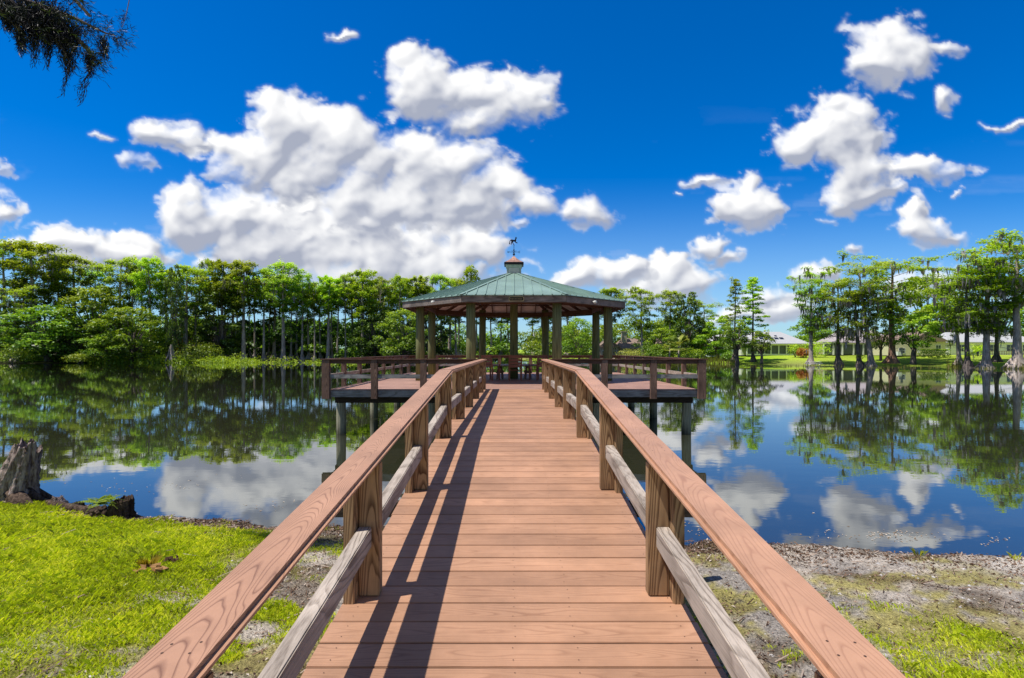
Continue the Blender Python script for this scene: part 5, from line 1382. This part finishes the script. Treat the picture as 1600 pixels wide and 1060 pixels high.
# ================================================================== NEAR SHORE: grass, litter, stumps, overhanging branch
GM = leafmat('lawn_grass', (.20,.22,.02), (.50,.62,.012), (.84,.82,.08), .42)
LIT = leafmat('leaf_litter', (.07,.04,.024), (.27,.17,.10), (.62,.53,.43), .1)
STW = bark('weathered_stump_wood', (.56,.45,.41), (.11,.07,.06))
STB = bark('wet_dark_stump_wood', (.17,.12,.09), (.035,.024,.018))
def build_grass():
    rg = np.random.default_rng(77); n = 900000
    x = rg.uniform(-10.5, 8.0, n); y = rg.uniform(2.4, 10.4, n)
    vis = (np.abs(x) < y*1.02+.8) & ~((np.abs(x) < 1.05) & (y < 8.2))
    x, y = x[vis], y[vis]
    hgt, d = ground_h(x, y)
    gm = grass_mask(x, y, d); clump = fbm(x*2.6, y*2.6, 4, 91); mow = fbm(x*9, y*9, 2, 93)
    keep = (rg.random(len(x)) < gm*np.clip(.30+1.1*clump, .1, 1)*np.clip(6.5/y, .45, 1)) & (d > .05)
    x, y, z, c, mw, gm = x[keep], y[keep], hgt[keep], clump[keep], mow[keep], gm[keep]; m = len(x)
    L = (.026+.036*rg.random(m))*(.75+.6*c)*(.55+.5*gm); L[rg.random(m) < .03] *= 1.8
    a = rg.uniform(0, 6.283, m); w_ = (.0021+.0022*rg.random(m)); lean = L*(.25+.9*rg.random(m)); b = a+1.57+rg.normal(size=m)*.5
    px_, py_ = np.cos(a)*w_, np.sin(a)*w_; lx, ly = np.cos(b)*lean, np.sin(b)*lean
    V = np.stack([np.stack([x-px_, y-py_, z-.004], 1), np.stack([x+px_, y+py_, z-.004], 1), np.stack([x+px_*.8+lx*.4, y+py_*.8+ly*.4, z+L*.62], 1), np.stack([x+lx, y+ly, z+L*.80], 1)], 1)
    # broad: make the blade a bent kite
    V[:, 3, 0] -= px_*.2
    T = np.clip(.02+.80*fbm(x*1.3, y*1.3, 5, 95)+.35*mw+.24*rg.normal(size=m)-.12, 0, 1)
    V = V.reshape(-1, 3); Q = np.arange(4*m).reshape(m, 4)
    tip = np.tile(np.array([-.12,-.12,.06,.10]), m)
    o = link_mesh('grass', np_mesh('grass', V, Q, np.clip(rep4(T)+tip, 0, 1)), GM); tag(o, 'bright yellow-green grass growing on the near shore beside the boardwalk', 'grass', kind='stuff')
build_grass()
def build_litter():
    rg = np.random.default_rng(78); n = 170000
    x = rg.uniform(-7.5, 9.0, n); y = rg.uniform(2.4, 9.6, n)
    h, d = ground_h(x, y); gmk = grass_mask(x, y, d); band = np.exp(-((d-.35)/.40)**2)*(1.2-.75*sstep(3,5,x)); pat = sstep(.50,.66,fbm(x*1.4+3, y*2.2, 5, 65))
    keep = (rg.random(n) < np.clip(band*.75+(pat*.30+.15)*(1-.86*gmk), 0, 1)) & (d > -.02) & (np.abs(x) < y*1.02+.6)
    x, y, z, bd = x[keep], y[keep], h[keep]+.022*gmk[keep]*rg.random(keep.sum()), band[keep]; m = len(x)
    N = np.stack([rg.normal(size=m)*.45, rg.normal(size=m)*.45, np.ones(m)], 1)
    S = (.014+.035*rg.random(m)**2)*(1+.5*bd); C = np.stack([x, y, z+.006+.010*rg.random(m)], 1)
    V, Q = leaves(C, N, S, rg, .45); T = np.clip(.35+.32*rg.normal(size=m)-.15*bd, 0, 1)
    # twigs
    k = 1800; xi = rg.integers(0, m, k); a = rg.uniform(0, 3.14, k); L = rg.uniform(.05, .22, k); w_ = rg.uniform(.002,.006,k)
    c = C[xi]+np.array([0,0,.006]); dx = np.stack([np.cos(a)*L*.5, np.sin(a)*L*.5, rg.normal(size=k)*.01], 1); dn = np.stack([-np.sin(a)*w_, np.cos(a)*w_, np.zeros(k)+.002], 1)
    V2 = np.stack([c-dx-dn, c+dx-dn, c+dx+dn, c-dx+dn], 1).reshape(-1,3); Q2 = np.arange(4*k).reshape(k,4)+len(V)
    o = link_mesh('leaf_litter', np_mesh('leaf_litter', np.vstack([V,V2]), np.vstack([Q,Q2]), np.concatenate([rep4(T), rep4(rg.random(k)*.9)])), LIT); tag(o, 'brown leaves, bark and twigs strewn over the bare shore', 'leaf litter', kind='stuff')
    # pebbles and shell bits
    V = []; Fc = []; 
    for i in range(900):
        px, py = rg.uniform(-4, 7), rg.uniform(2.6, 8.0)
        hh, dd = ground_h(np.array([px]), np.array([py]))
        if dd[0] < .1 or (abs(px) < 1.1): continue
        r = .008+.022*rg.random()**3; k = len(V); z0 = hh[0]
        ang = rg.uniform(0,6.28)
        for j in range(5): V.append((px+r*math.cos(ang+j*1.257)*rg.uniform(.7,1.2), py+r*math.sin(ang+j*1.257)*rg.uniform(.7,1.2), z0))
        V.append((px, py, z0+r*.7))
        Fc += [(k+j, k+(j+1)%5, k+5) for j in range(5)]
    o = link_mesh('pebbles', np_mesh('pebbles', np.array(V), np.array(Fc)), simple('pale_pebble', (.52,.49,.46), .8, .5, 3)); tag(o, 'small pale pebbles and shell bits on the bare sand', 'pebbles', kind='stuff')
build_litter()
def floaters():
    rg = np.random.default_rng(5); C=[]
    for (px, py, sx, sy, n) in ((1400,838,70,9,110),(1300,835,60,10,20),(1270,802,3,2,3),(1560,845,30,10,25),(180,765,60,14,26),(260,760,60,8,24),(420,790,60,10,26),(1110,828,40,12,60),(330,745,80,14,16)):
        for i in range(n):
            p, q = px+rg.normal()*sx*.5, py+rg.normal()*sy*.5; x, y = at(p, q, 0); C.append((x, y, .006))
    C = np.array(C); m = len(C); N = np.tile(np.array([0.,0,1]), (m,1))+rg.normal(size=(m,3))*.05
    V, Q = leaves(C, N, .018+.035*rg.random(m), rg, .5); V[:,2] = np.maximum(V[:,2], .003)
    o = link_mesh('floating_debris', np_mesh('floating_debris', V, Q, rep4(np.clip(.72+.25*rg.normal(size=m),0,1))), LIT); tag(o, 'pale leaf scraps and weed floating on the water near the shore', 'floating debris', kind='stuff')
floaters()

def rough(m):
    nt_ = m.node_tree
    for nd in nt_.nodes:
        if nd.type == 'MAPPING': nd.inputs[3].default_value = tuple(v*3.2 for v in nd.inputs[3].default_value)
        if nd.type == 'BUMP': nd.inputs['Strength'].default_value = 1.0; nd.inputs['Distance'].default_value = .05
rough(STW); rough(STB)
def stump(name, label, loc, h, r0, r1, lean, seed, mat, jag=.3, flare=1.6, squash=1.0, extra=None):
    """broken weathered stump: ribbed bark wall, jagged hollow top, flaring roots"""
    rg = np.random.default_rng(seed); na, nh = 64, 40; V=[]; Q=[]
    a = np.linspace(0, 2*math.pi, na, endpoint=False)
    rag = (fbm(np.cos(a)*2.2+seed, np.sin(a)*2.2+seed, 4, seed)-.5)*2*jag + (fbm(np.cos(a)*7+seed, np.sin(a)*7, 3, seed+3)-.5)*jag
    for j in range(nh+8):
        if j <= nh: t = j/nh; inner = 0
        else: t = 1-(j-nh)*.045; inner = (j-nh)/8
        hh = h*(1+rag*(t**1.5))*t
        rib = 1+.16*np.sin(a*7+np.sin(a*3+seed)*1.5)*(1-t*.5)+.20*(fbm(np.cos(a)*5+9, np.sin(a)*5+t*1.5, 4, seed+7)-.5)+.46*(fbm(np.cos(a)*9+t*2, np.sin(a)*9+t*7, 4, seed+9, .62)-.5)
        r = (r0*(1-t)+r1*t)*(1+(flare-1)*math.exp(-t*7))*rib*(1-.75*inner if inner else 1)
        x = np.cos(a)*r + lean[0]*t; y = np.sin(a)*r*squash + lean[1]*t
        V.append(np.stack([x, y, hh-.06], 1))
    V = np.concatenate(V); n = nh+8
    for j in range(n-1):
        for k in range(na): Q.append((j*na+k, j*na+(k+1)%na, (j+1)*na+(k+1)%na, (j+1)*na+k))
    root = empty(name, loc, 0, label, 'stump')
    link_mesh('trunk', np_mesh('trunk', V, np.array(Q), smooth=True), mat, root)
    return root
z = gh(-8.8, 9.45)
s1 = stump('tree_stump', 'tall weathered grey-brown broken stump standing at the water\'s edge in the grass', (-8.83, 9.5, z), 1.08, .33, .17, (.34,.02), 5, STW, .17, 1.4)
b = MB()
rd3 = random.Random(8)
for i in range(7):
    a = rd3.uniform(-.9, 1.1); L = rd3.uniform(.5,1.0); b.tube([(.28*math.cos(a),.28*math.sin(a),.22),(L*.65*math.cos(a),L*.65*math.sin(a),.10),(L*math.cos(a),L*math.sin(a),-.06)],[.10,.07,.03],7)
b.build('root', STB, s1, loc=(0,0,0), smooth=True)
# pale broken chip on its side
b = MB(); b.extr([(-.36,-.34,.50),(-.10,-.37,.58),(.00,-.36,.80),(-.16,-.35,.92),(-.34,-.33,.74)], (0,-.03,.0)); b.build('bare_wood', simple('bare_pale_wood', (.62,.56,.48), .9, .3, 8), s1, loc=(0,0,0), bevel=.01)
x, y = at(172, 806, .12); s2 = stump('tree_stump', 'low dark rotten stump with a fern growing on it', (x, y+.15, gh(x,y+.15)), .36, .21, .13, (.10,0), 12, STB, .16, 1.5)
x2, y2 = x-.20, y+.12
s3 = stump('tree_stump', 'small squat stump fused beside the fern stump', (x2-.16, y2+.1, gh(x2,y2)), .20, .18, .13, (-.03,0), 22, STB, .12, 1.5)
x, y = at(96, 786, .1); s4 = stump('root_knee', 'pale grey knobbly root sticking up between the two stumps', (x, y, gh(x,y)), .22, .12, .07, (-.07,0), 15, STW, .18, 1.6); s4['category'] = 'root'
x, y = at(118, 788, .1); s5 = stump('root_knee', 'dark low root knob beside the pale grey root', (x, y, gh(x,y)), .15, .13, .08, (.04,0), 16, STB, .15, 1.6); s5['category'] = 'root'
b = MB(); pts = []
for px, py in ((48,778),(75,783),(105,789),(135,792),(165,800)):
    x, y = at(px, py, .12); pts.append((x, y, gh(x,y)+.03))
b.tube(pts, [.09,.06,.075,.06,.08], 8); o = b.build('fallen_root', STB, None, loc=pts[2], smooth=True) if False else None
b2 = MB(pts[2]); b2.tube(pts, [.09,.06,.075,.06,.08], 8); o = b2.build('fallen_root', STB, None, smooth=True); tag(o, 'dark root lying along the bank from the tall stump to the fern stump', 'root')
# fern on the dark stump
def fern(loc, n, L, label, name='fern', seed=2):
    rdd = random.Random(seed); V=[];Q=[];T=[]; root = empty(name, loc, 0, label, 'fern')
    for i in range(n):
        a = rdd.uniform(0,6.28); el = rdd.uniform(.3,1.2); ln = L*rdd.uniform(.6,1.1)
        for j in range(14):
            t = j/13; c = Vector((math.cos(a)*ln*t*math.cos(el*(1-t*.6)), math.sin(a)*ln*t*math.cos(el*(1-t*.6)), ln*(math.sin(el)*t-.55*t*t))); sd = Vector((-math.sin(a), math.cos(a), 0)); fw = Vector((math.cos(a), math.sin(a), -.2))*.02
            w_ = L*.26*math.sin(min(1,t*1.1+.12)*math.pi)**.8+.006
            for s in (-1,1):
                k = len(V); V += [c, c+sd*s*w_*.5+fw*1.4, c+sd*s*w_+fw*.4-Vector((0,0,w_*.25)), c+sd*s*w_*.5-fw*.2]; Q.append((k,k+1,k+2,k+3)); T += [.35+.4*rdd.random()]*4
    link_mesh('fronds', np_mesh('fronds', np.array([tuple(v) for v in V]), np.array(Q), np.array(T)), LM['bright'], root)
x, y = at(158, 800, .2); fern((x, y-.02, gh(x,y)+.26), 16, .34, 'green fern growing out of the low dark stump')
# chunks of rotten bark in the grass
def chunk(px, py, w_, h_, label, mat, seed):
    x, y = at(px, py, .3); z0 = gh(x,y); x, y = at(px, py, z0); z0 = gh(x,y); root = empty('bark_chunk', (x,y,z0), 0, label, 'bark chunk'); rdd = random.Random(seed)
    bm = bmesh.new()
    for i in range(16):
        c = Vector((rdd.uniform(-w_,w_), rdd.uniform(-w_,w_)*.5, h_*rdd.uniform(.1,.6))); vs = [bm.verts.new(c+Vector((rdd.uniform(-1,1)*w_*.45, rdd.uniform(-1,1)*w_*.3, rdd.uniform(-1,1)*h_*.5))) for _ in range(9)]
        try:
            r_ = bmesh.ops.convex_hull(bm, input=vs); bmesh.ops.delete(bm, geom=list(set(g for g in r_['geom_interior']+r_['geom_unused'] if isinstance(g, bmesh.types.BMVert))), context='VERTS')
        except Exception: pass
    me = bpy.data.meshes.new('bark'); bm.to_mesh(me); bm.free(); link_mesh('bark', me, mat, root)
chunk(236, 893, .13, .07, 'orange-brown lump of rotten bark lying in the grass', simple('rotten_orange_bark', (.36,.20,.075), .95, .5, 14), 1)
chunk(268, 880, .08, .09, 'dark brown bark lump just above the orange-brown one', simple('rotten_dark_bark', (.11,.06,.035), .95, .5, 14), 2)
# grass tufts at the waterline
def tuft(px, py, n, L, label, mat, seed):
    x, y = at(px, py, .05); z0 = gh(x,y); rdd = random.Random(seed); root = empty('grass_tuft', (x,y,z0), 0, label, 'grass tuft'); V=[];Q=[];T=[]
    for i in range(n):
        a = rdd.uniform(0,6.28); ln = L*rdd.uniform(.5,1.1); le = ln*rdd.uniform(.2,.8); d = Vector((math.cos(a),math.sin(a),0)); s = Vector((-d.y,d.x,0))*.004; p = d*rdd.uniform(0,.05)
        k = len(V); V += [p-s, p+s, p+d*le*.4+Vector((0,0,ln*.65))+s*.7, p+d*le+Vector((0,0,ln*.9))]; Q.append((k,k+1,k+2,k+3)); T += [rdd.random()]*4
    link_mesh('blades', np_mesh('blades', np.array([tuple(v) for v in V]), np.array(Q), np.array(T)), mat, root)
tuft(1436, 866, 26, .10, 'green grass tuft at the waterline on the sandy shore, east of the boardwalk', GM, 4)
tuft(1585, 872, 18, .11, 'thin grass tuft in the water at the east edge of the sandy shore', GM, 5)
tuft(232, 925, 90, .14, 'yellow grass tuft below the orange-brown bark lump', leafmat('yellow_grass', (.3,.25,.02), (.6,.52,.03), (.8,.7,.08)), 6)

# overhanging branch with moss, hanging in from a tree behind the photographer
def branch():
    Yb = 6.6; K = Yb/4.2; rdd = random.Random(21); rg = np.random.default_rng(21)
    def P(px, py, dy=0.0): return Vector((xat(px, Yb+dy), Yb+dy, zat(py, Yb+dy)))
    o0 = P(-40, -30); root = empty('overhanging_branch', o0, 0, 'dark drooping branch hung with moss reaching into the top corner of the sky', 'branch')
    b = MB(o0); arms = [[(-160,-60),(-40,-25),(60,8),(120,30),(165,52),(182,56)], [(-60,-28),(20,5),(60,38),(95,70),(108,95)], [(60,8),(105,45),(135,75),(148,95)], [(-60,-20),(0,15),(30,45),(38,70)], [(-80,-90),(60,-40),(110,-8),(140,25)]]
    for a in arms: b.tube([P(x,y,rdd.uniform(-.1,.1)) for x,y in a], [K*v for v in (.028,.022,.016,.011,.006,.003)][:len(a)], 6)
    b.build('limb', LM['bark_dark'], root, loc=(0,0,0), smooth=True)
    V=[];Q=[];T=[]
    def needle(p, d, L, w_, t):
        s = d.cross(Vector((rdd.gauss(0,1),rdd.gauss(0,1),rdd.gauss(0,1)))).normalized()*w_*K; k = len(V)
        V.extend([p, p+d*L*.5+s, p+d*L, p+d*L*.5-s]); Q.append((k,k+1,k+2,k+3)); T.extend([t]*4)
    for ai, a in enumerate(arms):
        for i in range(len(a)-1):
            for m in range(26 if ai != 4 else 18):
                f = rdd.random(); x = a[i][0]+(a[i+1][0]-a[i][0])*f; y = a[i][1]+(a[i+1][1]-a[i][1])*f
                if x < -70: continue
                c = P(x+rdd.gauss(0,7), y+rdd.gauss(2,8), rdd.uniform(-.28,.28)); ax = Vector((rdd.uniform(.2,1), rdd.uniform(-.7,.7), rdd.uniform(-.8,.15))).normalized(); tl = K*rdd.uniform(.07,.15)
                tt = rdd.random()**2
                for q in range(15):
                    g = rdd.random(); d = (ax*.75+Vector((rdd.gauss(0,.5),rdd.gauss(0,.5),rdd.gauss(-.1,.5)))).normalized(); needle(c+ax*tl*g, d, K*rdd.uniform(.025,.06), .0022, min(1,tt*.9+.15*g))
    me = np_mesh('needles', np.array([tuple(v-o0) for v in V]), np.array(Q), np.array(T)); link_mesh('needles', me, leafmat('dark_conifer_needles', (.003,.006,.003), (.010,.020,.007), (.11,.18,.02), .12), root)
    V.clear(); Q.clear(); T.clear()
    def strand(x0, y0, x1, y1, n, wid):
        for i in range(n):
            sx = rdd.gauss(0,wid); p = P(x0+sx, y0+rdd.uniform(-8,4), rdd.uniform(-.2,.2)); e = P(x1+sx*.35+rdd.gauss(0,2), y0+(y1-y0)*rdd.uniform(.45,1.0), rdd.uniform(-.2,.2)); m = 7; pr = p
            for j in range(1, m+1):
                t = j/m; q = p.lerp(e, t)+Vector((rdd.gauss(0,.008), rdd.gauss(0,.008), 0)); d = q-pr; needle(pr, d.normalized(), d.length*1.25, .0028, rdd.random()*.5)
                if rdd.random() < .8: needle(q, (d.normalized()+Vector((rdd.gauss(0,.7),rdd.gauss(0,.7),-.2))).normalized(), K*.035, .002, rdd.random()*.6)
                pr = q
    for s in ((32,50,34,88,70,6),(57,45,54,106,34,6),(80,50,74,108,40,8),(100,60,108,118,80,10),(108,105,99,152,12,3),(140,85,142,118,60,7),(142,112,121,160,7,3),(146,112,127,164,8,3),(158,60,164,95,50,7),(15,15,14,50,120,14),(45,20,50,70,200,18),(70,15,78,72,230,20),(5,0,20,38,110,20),(90,25,100,80,170,15),(30,5,36,50,150,20),(60,0,66,40,150,22),(110,40,114,85,90,12)): strand(*s)
    link_mesh('moss', np_mesh('moss', np.array([tuple(v-o0) for v in V]), np.array(Q), np.array(T)), leafmat('dark_spanish_moss', (.005,.005,.008), (.014,.014,.020), (.10,.095,.11), .1), root)['kind'] = 'stuff'
    # lone twig with a moss clump
    o1 = P(200,-10); r2 = empty('hanging_twig', o1, 0, 'thin twig with a small moss clump dangling beside the dark branch', 'twig')
    b = MB(o1); b.tube([P(206,-40),P(202,0),P(198,20),P(192,40),P(186,52)], [.006,.005,.0045,.003,.002], 5); b.build('stem', LM['bark_dark'], r2, loc=(0,0,0))
    V.clear(); Q.clear(); T.clear()
    for i in range(150):
        c = P(193+rdd.gauss(0,4), 28+rdd.gauss(0,6), rdd.uniform(-.03,.03)); needle(c, Vector((rdd.gauss(0,1),rdd.gauss(0,1),rdd.gauss(-.3,1))).normalized(), K*.03, .0016, rdd.random()*.7)
    link_mesh('moss', np_mesh('moss', np.array([tuple(v-o1) for v in V]), np.array(Q), np.array(T)), bpy.data.materials['dark_spanish_moss'], r2)['kind'] = 'stuff'
branch()
